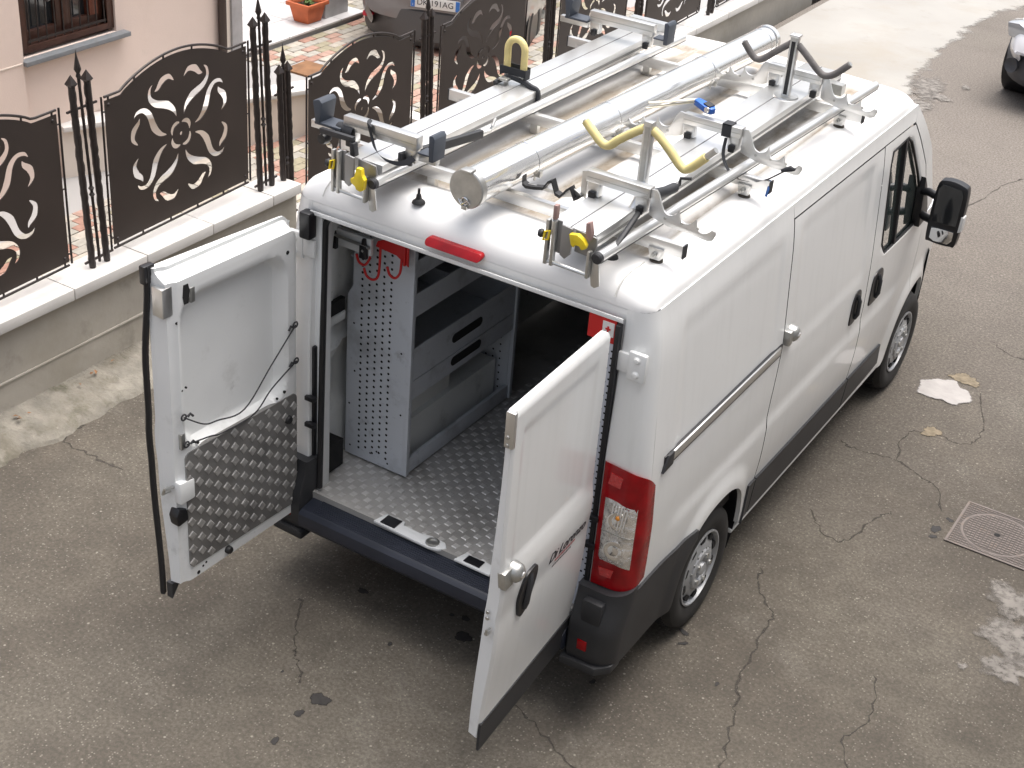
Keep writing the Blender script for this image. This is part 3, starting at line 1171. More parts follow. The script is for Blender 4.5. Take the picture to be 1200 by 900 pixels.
porch = thing("porch", "raised porch floor of pale grey tiles with a stone edge beside the house", "porch", (-8, 7.5, -.1))
porch['kind'] = 'structure'
del porch['category']
b = MB()
b.box(-11, -6.60, 6.0, 8.17, -.2, -.045)
b.build("porch_slab", GROUT, porch)
for i in range(10):
    for j in range(5):
        x1 = -6.60 - i * .40
        y0 = 6.0 + j * .434
        b = MB()
        b.box(x1 - .396, x1 - .004 + (.03 if i == 0 else 0), y0 + .004, y0 + .43, -.06, -.038)
        b.build("floor_tile", TILE, porch, bevel=.002, seg=1)
pil = MB()
pil.box(-7.02, -6.70, 7.62, 8.02, -.038, 5)
pil = tag(pil.build("porch_pillar", GREYSTONE, None, bevel=.01), "square grey stone pillar standing on the porch corner behind the flower pot", "pillar")


def flower_pot(x, y, s, label):
    t = thing("flower_pot", label, "flower pot", (x, y, -.036), "terracotta flower pots on the porch")
    z = -.036
    b = MB()
    w0, w1, h = .105 * s, .145 * s, .22 * s
    ring = lambda w, zz: [(x - w, y - w * 1.15, zz), (x + w, y - w * 1.15, zz), (x + w, y + w * 1.15, zz), (x - w, y + w * 1.15, zz)]
    vs = ring(w0, z) + ring(w1, z + h) + ring(w1 - .015, z + h) + ring(w1 - .018, z + h - .04)
    fs = [(3, 2, 1, 0)]
    for k in range(3):
        fs += [(k * 4 + i, k * 4 + (i + 1) % 4, k * 4 + 4 + (i + 1) % 4, k * 4 + 4 + i) for i in range(4)]
    b.add(vs, fs)
    b.build("pot", TERRA, t, bevel=.006)
    b = MB()
    e = .022
    for (x0, x1, y0, y1) in ((x - w1 - e, x + w1 + e, y - w1 * 1.15 - e, y - w1 * 1.15 + .006), (x - w1 - e, x + w1 + e, y + w1 * 1.15 - .006, y + w1 * 1.15 + e),
                             (x - w1 - e, x - w1 + .006, y - w1 * 1.15 + .007, y + w1 * 1.15 - .007), (x + w1 - .006, x + w1 + e, y - w1 * 1.15 + .007, y + w1 * 1.15 - .007)):
        b.box(x0, x1, y0, y1, z + h - .028, z + h + .012)
    b.build("rim", TERRA, t, bevel=.005)
    b = MB()
    b.box(x - w1 + .02, x + w1 - .02, y - w1 + .0, y + w1, z + h - .06, z + h - .03)
    b.build("soil", SOIL, t)
    r = random.Random(int(x * 100))
    b = MB()
    for k in range(70):
        a, rad = r.uniform(0, 6.28), r.uniform(0, .085) * s
        p = Vector((x + rad * math.cos(a), y + rad * math.sin(a), z + h - .03 + r.uniform(0, .055)))
        M = Matrix.Translation(p) @ Euler((r.uniform(-1, 1), r.uniform(-1, 1), r.uniform(0, 6.28))).to_matrix().to_4x4()
        q = r.uniform(.012, .022)
        b.add([M @ Vector(v) for v in ((-q, 0, 0), (0, q * .6, q * .2), (q * 1.2, 0, 0), (0, -q * .6, q * .2))], [(0, 1, 2), (0, 2, 3)])
    kind(b.build("seedling_leaves", LEAF, t), 'stuff')

flower_pot(-6.80, 7.44, .92, "square terracotta pot of green seedlings in front of the porch pillar")
flower_pot(-7.28, 7.98, .75, "smaller terracotta pot partly hidden behind the larger one on the porch")

# ------------------------------------------------------------------ the van
van = thing("cargo_van", "white cargo van with both rear doors open and a ladder rack on its roof", "van", (0, 2.4, 0))
_SZ = [0.2, .35, .5, .8, 1.1, 1.35, 1.9, 2.05, 2.10]
_SX = [.955, .975, .985, .997, .998, .988, .945, .922, .905]
_SD = [(0.2 + .01 * i) for i in range(196)]
_SV = [sum(interp(z + d, _SZ, _SX) for d in (-.06, -.04, -.02, 0, .02, .04, .06)) / 7 for z in _SD]


def sx(z):
    t = (z - .2) / .01
    i = max(0, min(len(_SV) - 2, int(t)))
    return lerp(_SV[i], _SV[i + 1], max(0, min(1, t - i)))


AC, ARY, ARZ, AEX = .335, .385, .435, 2.4     # wheel arch
WYR, WYF = .915, 3.915


def arch_pts(yc, a0, a1, n=22):
    out = []
    for i in range(n + 1):
        a = R(lerp(a0, a1, i / n))
        c, s = math.cos(a), math.sin(a)
        out.append((yc + ARY * math.copysign(abs(c) ** (2 / AEX), c), AC + ARZ * math.copysign(abs(s) ** (2 / AEX), s)))
    return out


def side_x(y, z):
    x = sx(z)
    # recessed field above the waist crease
    for (y0, y1) in ((.30, 1.44), (1.60, 2.70)):
        k = sstep(y0, y0 + .07, y) * (1 - sstep(y1 - .07, y1, y)) * sstep(1.26, 1.33, z) * (1 - sstep(1.91, 1.98, z))
        x -= .006 * k
    # lower crease
    x += .010 * (1 - sstep(.90, .98, z)) * sstep(.5, .75, z) * sstep(.3, .5, y) * (1 - sstep(3.3, 3.6, y))
    for yc in (WYR, WYF):
        d = ((abs(y - yc) / ARY) ** AEX + (abs(z - AC) / ARZ) ** AEX) ** (1 / AEX) if z > .2 else 9
        x += .020 * (1 - sstep(1.02, 1.30, d))
    if y > 3.3:
        t = (y - 3.3) / 1.5
        x -= .15 * t * t
    return x


def patch(mb, bottom, top, left, right, nu, nv, sg, off=0.0, rim=.024, fn=None):
    """transfinite patch in (y, z) laid on the body side; rim: depth of the returned edge"""
    fn = fn or side_x
    Bp, Tp = resample([(y, z, 0) for y, z in bottom], nu), resample([(y, z, 0) for y, z in top], nu)
    Lp, Rp = resample([(y, z, 0) for y, z in left], nv), resample([(y, z, 0) for y, z in right], nv)
    G = []
    for i in range(nu):
        u = i / (nu - 1)
        row = []
        for j in range(nv):
            v = j / (nv - 1)
            p = Bp[i] * (1 - v) + Tp[i] * v + Lp[j] * (1 - u) + Rp[j] * u - (Bp[0] * (1 - u) * (1 - v) + Bp[-1] * u * (1 - v) + Tp[0] * (1 - u) * v + Tp[-1] * u * v)
            row.append((sg * (fn(p.x, p.y) + off), p.x, p.y))
        G.append(row)
    return ggrid(mb, G, sg, rim)


def ggrid(mb, G, sg, rim, closed=False):
    mb.grid(G, True, flip=(sg < 0))
    if rim:
        mb.cur = mb.rim_index
        nu, nv = len(G), len(G[0])
        if closed:
            loops = [[G[i][0] for i in range(nu)], [G[i][nv - 1] for i in range(nu)]]
        else:
            loops = [[G[i][0] for i in range(nu)] + [G[nu - 1][j] for j in range(1, nv)] + [G[i][nv - 1] for i in range(nu - 2, -1, -1)] + [G[0][j] for j in range(nv - 2, 0, -1)]]
        for lp in loops:
            inner = [(p[0] - sg * rim, p[1], p[2]) for p in lp]
            n = len(lp)
            mb.add(list(lp) + inner, [(i, (i + 1) % n, n + (i + 1) % n, n + i) if sg < 0 else (i, n + i, n + (i + 1) % n, (i + 1) % n) for i in range(n)], True)
        mb.cur = 0
    return mb


def yr(z):
    return .018 + .03 * sstep(1.3, 2.06, z)

GAP = [(1.444, .34), (1.444, .95), (1.455, 1.08), (1.485, 1.22), (1.512, 1.37), (1.516, 2.018)]
GAPR = [(y + .010, z) for y, z in GAP]
LEFTQ = [(.105, .42), (.105, .8), (yr(1.3) + .087, 1.3), (yr(2.1) + .087, 2.098)]
for sg in (1, -1):
    b = MB()
    patch(b, [(.105, .42), (.49, .42)] + arch_pts(WYR, 174, 6, 30) + [(1.40, .34), (1.444, .34)],
          [(yr(2.1) + .087, 2.098), (1.516, 2.098)], LEFTQ, GAP[:-1] + [(1.516, 2.098)], 90, 54, sg)
    # rear corner: from the door aperture round to the side
    zs = [.40 + i * (2.098 - .40) / 44 for i in range(45)]
    G = []
    for z in zs:
        x1, y0 = sx(z), yr(z)
        row = [(.795, y0 + .11), (.797, y0 + .006), (.803, y0)]
        r_ = .087
        for k in range(9):
            a = PI / 2 * k / 8
            row.append((x1 + .004 * (1 - k / 8) - r_ + r_ * math.sin(a), y0 + r_ - r_ * math.cos(a)))
        G.append([(sg * x, y, z) for x, y in row])
    b.grid(G, True, flip=(sg > 0))
    # cant rail above the doors
    patch(b, [(1.523, 2.026), (3.30, 2.012)], [(1.516, 2.098), (3.34, 2.098)], [(1.523, 2.026), (1.516, 2.098)], [(3.30, 2.012), (3.34, 2.098)], 30, 5, sg)
    # windscreen pillar and front wing
    patch(b, [(3.305, 2.006), (3.63, 1.665), (3.815, 1.285)], [(3.34, 2.098), (3.72, 1.74), (3.98, 1.30)], [(3.305, 2.006), (3.34, 2.098)], [(3.815, 1.285), (3.98, 1.30)], 24, 5, sg)
    patch(b, arch_pts(WYF, 112, 12, 20) + [(4.33, .36)], [(3.812, 1.278), (4.20, 1.25), (4.62, 1.02)], [arch_pts(WYF, 112, 111, 1)[0], (3.80, .95), (3.812, 1.278)], [(4.33, .36), (4.55, .6), (4.62, 1.02)], 40, 24, sg)
    # wheel wells
    for yc in (WYR, WYF):
        ap_ = arch_pts(yc, 180, 0, 24)
        b2 = MB()
        ap_ = [(yc + (y - yc) * 1.015, AC + (z - AC) * 1.015) for y, z in ap_]
        b2.grid([[(sg * (side_x(y, z) - .018), y, z) for y, z in [(yc - ARY, .22)] + ap_ + [(yc + ARY, .22)]],
                 [(sg * .62, y, z) for y, z in [(yc - ARY, .22)] + ap_ + [(yc + ARY, .22)]]], True, flip=(sg < 0))
        b2.add([(sg * .62, y, z) for y, z in [(yc - ARY, .22)] + ap_ + [(yc + ARY, .22)]], [tuple(range(len(ap_) + 2))])
        b2.build("wheel_well", BLACK, van)
    b.build("body_side", WHITE, van, angle=32)

# roof with pressed flutes
ROOF = mat("roof_white", (0.84, 0.84, 0.83), 0.6, coat=0.0, spec=.3, noise=(1.5, 0.03, 4))


def roof_mat():
    m = ROOF.copy()
    m.name = "roof_white_weathered"
    nt = m.node_tree
    N, L = nt.nodes, nt.links
    bs = N["Principled BSDF"]
    src = bs.inputs['Base Color'].links[0].from_socket
    tc = N.new("ShaderNodeTexCoord")

    def streak(scale, sxy, lo, hi, col, src, am, loc=0):
        mp = N.new("ShaderNodeMapping")
        mp.inputs['Scale'].default_value = sxy
        mp.inputs['Location'].default_value = (loc, loc * .7, 0)
        L.new(tc.outputs['Object'], mp.inputs[0])
        t = N.new("ShaderNodeTexNoise")
        t.inputs['Scale'].default_value = scale
        t.inputs['Detail'].default_value = 8
        t.inputs['Roughness'].default_value = .7
        L.new(mp.outputs[0], t.inputs['Vector'])
        r = N.new("ShaderNodeMapRange")
        for i, v in enumerate((lo, hi, 0, am)):
            r.inputs[i + 1].default_value = v
        L.new(t.outputs['Fac'], r.inputs[0])
        # dirt lies in the fluted middle of the roof, not on its clean shoulders
        sp = N.new("ShaderNodeSeparateXYZ")
        L.new(tc.outputs['Object'], sp.inputs[0])
        ab = N.new("ShaderNodeMath")
        ab.operation = 'ABSOLUTE'
        L.new(sp.outputs[0], ab.inputs[0])
        r2 = N.new("ShaderNodeMapRange")
        for i, v in enumerate((.70, .82, 1, .06)):
            r2.inputs[i + 1].default_value = v
        L.new(ab.outputs[0], r2.inputs[0])
        r3 = N.new("ShaderNodeMapRange")
        for i, v in enumerate((.27, .40, .02, 1)):
            r3.inputs[i + 1].default_value = v
        L.new(sp.outputs[1], r3.inputs[0])
        mu = N.new("ShaderNodeMath")
        mu.operation = 'MULTIPLY'
        L.new(r.outputs[0], mu.inputs[0])
        L.new(r2.outputs[0], mu.inputs[1])
        mu2 = N.new("ShaderNodeMath")
        mu2.operation = 'MULTIPLY'
        at = N.new("ShaderNodeAttribute")
        at.attribute_name = "trough"
        r4 = N.new("ShaderNodeMapRange")
        for i, v in enumerate((0, 1, .12, 1)):
            r4.inputs[i + 1].default_value = v
        L.new(at.outputs['Fac'], r4.inputs[0])
        mu3 = N.new("ShaderNodeMath")
        mu3.operation = 'MULTIPLY'
        L.new(mu.outputs[0], mu3.inputs[0])
        L.new(r4.outputs[0], mu3.inputs[1])
        L.new(mu3.outputs[0], mu2.inputs[0])
        L.new(r3.outputs[0], mu2.inputs[1])
        x = N.new("ShaderNodeMix")
        x.data_type = 'RGBA'
        L.new(mu2.outputs[0], x.inputs[0])
        L.new(src, x.inputs[6])
        x.inputs[7].default_value = (*col, 1)
        return x.outputs[2]
    c = streak(3.0, (2.2, .5, 1), .20, .50, (.34, .295, .235), src, .95)
    c = streak(4.0, (1.6, .8, 1), .50, .68, (.24, .18, .12), c, .75, 3.3)
    c = streak(22, (1.5, .5, 1), .56, .72, (.22, .17, .12), c, .6, 8.1)
    L.new(c, bs.inputs['Base Color'])
    bs.inputs['Roughness'].default_value = .6
    return m

ROOFW = roof_mat()
xs_ = [.905, .902, .893, .876, .85, .82, .79]
zs_ = [2.098, 2.120, 2.142, 2.163, 2.180, 2.190, 2.196]
nmid = 96
XR = [-x for x in xs_] + [-.79 + 1.58 * i / nmid for i in range(1, nmid)] + xs_[::-1]


def roof_z(x, y, trough=False):
    ax = abs(x)
    z = interp(ax, xs_[::-1], zs_[::-1]) if ax > .79 else 2.196 + .024 * (1 - (ax / .79) ** 2)
    f = sstep(.30, .36, y) * (1 - sstep(3.0, 3.08, y)) * (1 - sstep(.70, .735, ax))
    rib = 0
    for c, w in ((0, .075), (.235, .06), (-.235, .06), (.47, .06), (-.47, .06), (.655, .03), (-.655, .03)):
        rib = max(rib, 1 - sstep(w, w + .025, abs(x - c)))
    ribl = rib * sstep(.46, .52, y) * (1 - sstep(2.88, 2.96, y))
    if trough:
        return f * (1 - ribl)
    z -= .016 * f * (1 - ribl)
    if y < .132:
        t = (y - .022) / .110
        c = 1 - math.sqrt(max(0, 1 - (1 - t) ** 2))
        z = 2.097 + (z - 2.097) * (1 - c)
    if y > 3.1:
        t = (y - 3.1) / .42
        z -= .14 * t * t
    return z

ys_ = [.022 + .148 * (k / 16) ** 1.8 for k in range(17)] + [.17 + i * (3.1 - .17) / 118 for i in range(1, 119)] + [3.1 + .42 * i / 10 for i in range(1, 11)]
b = MB()
def roof_shift(x):
    ax = abs(x)
    k = ax - (.909 - .087)
    return .087 - math.sqrt(max(0, .087 ** 2 - k * k)) if k > 0 else 0
b.grid([[(x * (1 - .03 * sstep(3.1, 3.52, y)), y + (roof_shift(x) + yr(2.098) - .022) * (1 - sstep(.05, .34, y)), roof_z(x, y)) for x in XR] for y in ys_], True, flip=True)
rf_ = b.build("roof", ROOFW, van, angle=50)
at_ = rf_.data.attributes.new("trough", 'FLOAT', 'POINT')
at_.data.foreach_set('value', [roof_z(x, y, True) for y in ys_ for x in XR])
# seams of the rear roof corners
b = MB()
for s_ in (-1, 1):
    for k, x in enumerate((.742,)):
        b.tube([(s_ * x, y + .012, roof_z(x, y) + .001) for y in (.03, .05, .08, .12, .17, .22, .27)], .0032, 6)
build_each(b, "roof_seam", mat("seam_grey", (.55, .55, .53), .6), van)
# rear header under the roof edge, with rain lip
b = MB()
b.box(-.81, .81, .049, .16, 2.046, 2.0965)
b.box(-.80, .80, .024, .030, 2.040, 2.060)
b.build("rear_header", WHITE, van, bevel=.004)
b = MB()
P = [(-.165 + .27 * t, 0) for t in (0, 1)]
pts = []
for k in range(9):
    a = PI / 2 + PI * k / 8
    pts.append((-.150 + .017 * math.cos(a), .017 * math.sin(a)))
for k in range(9):
    a = -PI / 2 + PI * k / 8
    pts.append((.100 + .017 * math.cos(a), .017 * math.sin(a)))
b.prism(pts, lambda u, v, t: (u, .026 - t + v * .75, 2.108 + v + .003), -.02, .012)
bl = b.build("brake_light", REDLENS, van, bevel=.004)
# ---- black strips set in the shut lines to paint their shade
for sg in (1, -1):
    b = MB()
    for line in ([(y + .005, z) for y, z in GAP] + [(1.521, 2.021)], [(1.521, 2.021), (2.788, 2.013), (3.28, 2.009)], [(2.788, .36), (2.788, 2.01)]):
        L_ = resample([(y, z, 0) for y, z in line], 40)
        b.tube([(sg * (side_x(p.x, p.y) - .016), p.x, p.y) for p in L_], .0085, 6)
    b.build("shut_line_shade", SEAL_AND_GAP, van)
# ---- sliding door, cab doors
for sg in (1, -1):
    b = MB()
    b.rim_index = 1  # edge returns coloured black too, painted shade for the gaps
    if sg == 1:
        patch(b, [(1.454, .34), (2.784, .34)], [(1.526, 2.016), (2.784, 2.008)], GAPR, [(2.784, .34), (2.784, 2.008)], 70, 60, 1)
        sd = b.build("sliding_door", [WHITE, SEAL_AND_GAP], van, angle=32)
    else:
        patch(b, [(1.451, .34), (2.786, .34)], [(1.523, 2.018), (2.786, 2.010)], GAPR, [(2.786, .34), (2.786, 2.010)], 40, 40, -1)
        b.build("side_panel", [WHITE, SEAL_AND_GAP], van, angle=32)
    arc = arch_pts(WYF, 176, 112, 14)
    b = MB()
    b.rim_index = 1  # cab door edges get the same painted gap shade
    patch(b, [(2.793, .34), (3.50, .34)] + arc, [(2.793, 1.30), (3.812, 1.272)], [(2.793, .34), (2.793, 1.30)], [arc[-1], (3.79, .95), (3.812, 1.272)], 50, 36, sg, rim=.024)
    # frame ring round the window
    wl = [(2.962, 1.385), (2.935, 1.87), (2.962, 1.932), (3.20, 1.945), (3.28, 1.90), (3.50, 1.64), (3.69, 1.36), (3.69, 1.315), (3.55, 1.302), (3.035, 1.302)]
    ol = [(2.793, 1.30), (2.793, 1.86), (2.793, 2.010), (3.20, 2.006), (3.30, 1.995), (3.62, 1.66), (3.812, 1.29), (3.812, 1.272), (3.55, 1.279), (2.98, 1.295)]
    wl_r, ol_r = [], []
    m_ = len(wl)
    for i in range(m_):
        for k in range(6):
            t = k / 6
            wl_r.append((lerp(wl[i][0], wl[(i + 1) % m_][0], t), lerp(wl[i][1], wl[(i + 1) % m_][1], t)))
            ol_r.append((lerp(ol[i][0], ol[(i + 1) % m_][0], t), lerp(ol[i][1], ol[(i + 1) % m_][1], t)))
    G = []
    for i in range(len(wl_r) + 1):
        p, q = wl_r[i % len(wl_r)], ol_r[i % len(wl_r)]
        row = []
        for k in range(6):
            t = k / 5
            y, z = lerp(p[0], q[0], t), lerp(p[1], q[1], t)
            row.append((sg * (side_x(y, z) - .012 * (1 - sstep(0, .25, t))), y, z))
        G.append(row)
    ggrid(b, G, -sg, 0)
    cd = b.build("cab_door", [WHITE, SEAL_AND_GAP], van, angle=32)
    b = MB()
    n = len(wl_r)
    rim_ = [(sg * (side_x(y, z) - .010), y, z) for y, z in wl_r]
    b.tube(rim_, .008, 6, closed=True)
    b.beam((sg * (side_x(3.22, 1.33) - .022), 3.205, 1.30), (sg * (side_x(3.18, 1.93) - .022), 3.175, 1.94), .03, .04, up=(sg, 0, 0))
    b.build("window_seal", SEAL_AND_GAP, cd)
    b = MB()
    b.add([(sg * (side_x(y, z) - .022), y, z) for y, z in wl_r], [tuple(range(n))])
    b.build("side_window", GLASS, cd)
    # handles
    for (y0, y1, par) in ((2.86, 3.06, cd),) + (((2.545, 2.70, sd),) if sg == 1 else ()):
        b = MB()
        pts = []
        zc0, zc1 = 1.225, 1.025
        prof = [(y0 + .01, zc1 + .02), (y0 + .045, zc1), (y1 - .05, zc1 + .005), (y1 - .02, zc1 + .05), (y1 - .005, zc0 - .06), (y1 - .03, zc0 - .01), (y1 - .08, zc0), (y0 + .05, zc0 - .005), (y0 + .015, zc0 - .06)]
        sm = smooth_path([(p[0], p[1], 0) for p in prof], 3, True)
        b.prism([(p.x, p.y) for p in sm], lambda u, v, t: (sg * (side_x(u, v) + t), u, v), -.01, .006)
        h_ = b.build("handle", BLACK, par, bevel=.003)
        b = MB()
        b.tube([(sg * (side_x(y0 + .1, z) + o_), (y0 + y1) / 2 + .005, z) for z, o_ in ((zc1 + .03, .006), (zc1 + .06, .020), (zc0 - .06, .020), (zc0 - .03, .006))], .013, 8)
        b.build("grip", PLASTIC, h_)

# lock boss on the sliding door, rail in the rear quarter
def lock_boss(o, d, up, par, plate=None):
    o, d, up = Vector(o), Vector(d).normalized(), Vector(up).normalized()
    b = MB()
    b.lathe([(.0001, .052), (.018, .050), (.030, .044), (.040, .032), (.043, .012), (.045, 0)], o, d, 24)
    lb = b.build("lock", STEEL_D, par)
    b = MB()
    b.lathe([(.0001, .056), (.012, .055), (.015, .050)], o, d, 14)
    b.build("lock_cylinder", STEEL, lb)
    return lb

lock_boss((side_x(1.60, 1.40) - .002, 1.60, 1.395), (1, 0, 0), (0, 0, 1), sd)
b = MB()
b.box(.96, 1.016, 1.525, 1.57, 1.352, 1.432)
b.build("lock_plate", STEEL_D, sd, bevel=.008)
b = MB()
zr = 1.340
b.box(.955, .993, .215, 1.50, zr - .034, zr + .034)
rl = b.build("door_rail", BLACK, van, bevel=.004)
b = MB()
b.box(.95, 1.001, .29, 1.47, zr - .014, zr + .031)
b.build("rail_strip", ALU, rl, bevel=.005)
b = MB()
b.prism([(.195, zr - .04), (.29, zr - .034), (.29, zr + .034), (.235, zr + .034)], lambda u, v, t: (t, u, v), .95, 1.002)
b.build("rail_end_cap", PLASTIC, rl, bevel=.004)
# lower cladding on the doors and the sill
for sg in (1, -1):
    b = MB()
    patch(b, [(1.452, .375), (2.784, .375)], [(1.452, .600), (2.784, .578)], [(1.452, .375), (1.452, .600)], [(2.784, .375), (2.784, .578)], 30, 8, sg, off=.012, rim=.013)
    part_label(b.build("door_cladding", PLASTIC, van, angle=32), "dark grey cladding strip along the sliding door")
    b = MB()
    patch(b, [(2.795, .375), (3.42, .40)], [(2.795, .578), (3.36, .565)], [(2.795, .375), (2.795, .578)], [(3.42, .40), (3.36, .565)], 20, 8, sg, off=.012, rim=.013)
    b.build("door_cladding", PLASTIC, van, angle=32)
    b = MB()
    patch(b, [(1.335, .375), (1.442, .375)], [(1.36, .600), (1.442, .600)], [(1.335, .375), (1.36, .600)], [(1.442, .375), (1.442, .600)], 6, 8, sg, off=.012, rim=.013)
    b.build("sill_cladding", PLASTIC, van, angle=32)
    b = MB()
    b.box(sg * .93 if sg > 0 else -.975, .975 if sg > 0 else -.93, 1.295, 3.52, .32, .345)
    b.build("sill", WHITE, van, bevel=.01)
    # rear bumper wrap: side
    b = MB()
    arc = arch_pts(WYR, 178, 128, 14)
    patch(b, [(.09, .335), (.515, .335)] + arc, [(.09, .735), (arc[-1][0], arc[-1][1] + .055)], [(.09, .335), (.09, .735)], [arc[-1], (arc[-1][0], arc[-1][1] + .055)], 30, 16, sg, off=.013, rim=.03)
    # and the rear corner
    G = []
    for k in range(15):
        z = lerp(.335, .735, k / 14)
        x1 = side_x(.09, z) + .013
        yb = -.085 + .055 * sstep(.52, .735, z) + .02 * (1 - sstep(.33, .40, z))
        row = [(.765, yb + .12), (.767, yb + .012), (.776, yb)]
        rad = .10
        for j in range(9):
            a = PI / 2 * j / 8
            row.append((x1 - rad + rad * math.sin(a), yb + rad - rad * math.cos(a)))
        row.append((x1, .09))
        G.append([(sg * x, y, z + (.030 * (q_ / 12) ** 2 if k == 14 else 0)) for q_, (x, y) in enumerate(row)])
    b.grid(G, True, flip=(sg > 0))
    top, bot = G[-1], G[0]
    b.add(top + [(sg * .80, .09, .735)], [tuple(range(len(top) + 1))])
    b.add(bot + [(sg * .80, .09, .335)], [tuple(range(len(bot) + 1))])
    bc = b.build("bumper_corner", PLASTIC, van, angle=40)
    b = MB()
    b.box(sg * .85 - .024, sg * .85 + .024, -.089, -.06, .43, .485)
    b.build("reflector", REDLENS, bc, bevel=.004)
    b = MB()
    b.box(sg * .87 - .05, sg * .87 + .05, -.074, -.03, .575, .70)
    b.build("cover_flap", PLASTIC, bc, bevel=.012)
    b = MB()
    b.prism([(.75, -.10), (.93, -.095), (.985, -.03), (.985, .06), (.75, .06)], lambda u, v, t: (sg * u, v, t), .315, .362)
    b.build("bumper_foot", PLASTIC, bc, bevel=.012)

# rear step bumper
b = MB()
b.prism([(.03, .512), (-.085, .497), (-.108, .478), (-.112, .415), (-.09, .385), (.03, .385)], lambda u, v, t: (t, u, v), -.762, .762)
st = b.build("bumper_step", NAVY, van, bevel=.006)
b = MB()
for k in range(8):
    y = -.076 + k * .0125
    z = .512 + (y - .03) * .013 / .1
    b.box(-.70, .70, y, y + .0055, z - .0045, z + .0035)
build_each(b, "tread_rib", NAVY, st, bevel=.001, seg=1)

# tail lamps
for sg in (1, -1):
    def lamp_surface(z0, z1, x_in, side_len, off, nz=18):
        G = []
        for k in range(nz + 1):
            z = lerp(z0, z1, k / nz)
            x1, y0 = sx(z) + off, yr(z) - off
            xi = x_in(z)
            sl = side_len(z)
            row = [(xi, y0 + .03), (xi + .001, y0 + .004), (xi + .006, y0), (lerp(xi, x1 - .087, .5), y0)]
            for j in range(9):
                a = PI / 2 * j / 8
                row.append((x1 - .087 + .087 * math.sin(a), y0 + .087 - .087 * math.cos(a)))
            row += [(x1, y0 + .087 + sl * .5), (x1, y0 + .087 + sl), (x1 - off - .004, y0 + .087 + sl + .004)]
            G.append([(sg * x, y, z) for x, y in row])
        return G
    lampt = MB()
    xin = lambda z: .805 if sg > 0 else .945
    sl = lambda z: .050
    G = lamp_surface(.742, 1.385, xin, sl, .009, 40)
    # rounded shoulder: the outer top corner falls away
    for row in G:
        n_ = len(row)
        ds = [0]
        for i in range(1, n_):
            ds.append(ds[-1] + (Vector(row[i]) - Vector(row[i - 1])).to_2d().length)
        for i, p in enumerate(row):
            q = ds[i] / ds[-1]
            drop = .135 * q ** 3.2 * sstep(.95, 1.385, p[2])
            lift = .035 * q ** 2.5 * (1 - sstep(.742, 1.0, p[2]))
            row[i] = (p[0], p[1], p[2] - drop + lift)
    lampt.grid(G, True, flip=(sg > 0))
    lampt.add(G[-1], [tuple(range(len(G[-1])))])
    lampt.add(G[0], [tuple(range(len(G[0])))])
    tl = lampt.build("tail_lamp", REDLENS, van, angle=50)

    def lens(name, z0, z1, xa, xb, m_, off=.0135):
        b = MB()
        G = []
        n1, n2 = 12, 10
        for k in range(n1 + 1):
            z = lerp(z0, z1, k / n1)
            row = []
            for j in range(n2 + 1):
                s_ = lerp(xa, xb, j / n2)
                x1, y0 = sx(z) + off, yr(z) - off
                xc = x1 - .087
                if s_ <= xc:
                    p = (s_, y0)
                else:
                    a = min(PI / 2, (s_ - xc) / .087)
                    p = (xc + .087 * math.sin(a), y0 + .087 - .087 * math.cos(a))
                edge = min(j, n2 - j, 1)
                edge2 = min(k, n1 - k, 1)
                inn = .008 * (1 - edge * edge2)
                row.append((sg * p[0], p[1] + inn, z - .04 * sstep(.86, 1.0, s_) * sstep(1.0, 1.3, z)))
            G.append(row)
        b.grid(G, True, flip=(sg > 0))
        return b.build(name, m_, tl, angle=60)
    if sg < 0:
        continue
    lens("clear_lens", .870, 1.225, .824, .984, CLEARLENS)
    lens("clear_rib", 1.040, 1.046, .824, .984, STEEL_D, .0150)
    b = MB()
    for (xx, zz, rr_) in ((.903, .958, .050), (.903, 1.115, .046)):
        b.lathe([(rr_, -.004), (rr_, .004), (rr_ * .8, .006), (rr_ * .55, .002), (rr_ * .3, .007), (.0001, .008)], (sg * xx, yr(zz) - .0135, zz), (sg * .2, -1, 0), 20)
    build_each(b, "reflector_bowl", CHROME, tl)
    b = MB()
    b.lathe([(.0001, .010), (.009, .006), (.012, 0)], (sg * .905, yr(1.13) - .018, 1.135), (0, -1, 0), 12)
    b.build("indicator_bulb", AMBER, tl)
    b = MB()
    for k in range(6):
        b.beam((sg * (.868 + k * .013), yr(1.1) - .0165 - .002 * (k % 2), 1.075), (sg * (.878 + k * .014), yr(1.2) - .0165, 1.195), .006, .005, up=(0, 1, 0))
    build_each(b, "lens_rib", CHROME, tl)
    b = MB()
    b.prism([(.835, 1.285), (.895, 1.280), (.902, 1.335), (.845, 1.345)], lambda u, v, t: (sg * u, yr(v) - .0094 + t, v), -.003, .003)
    b.prism([(.850, .80), (.905, .805), (.915, .850), (.840, .842)], lambda u, v, t: (sg * u, yr(v) - .0094 + t, v), -.003, .003)
    build_each(b, "lamp_cell", mat("bright_red_lens", (.50, .012, .012), .2, coat=1.0, bump=(90, .8, .01)), tl)
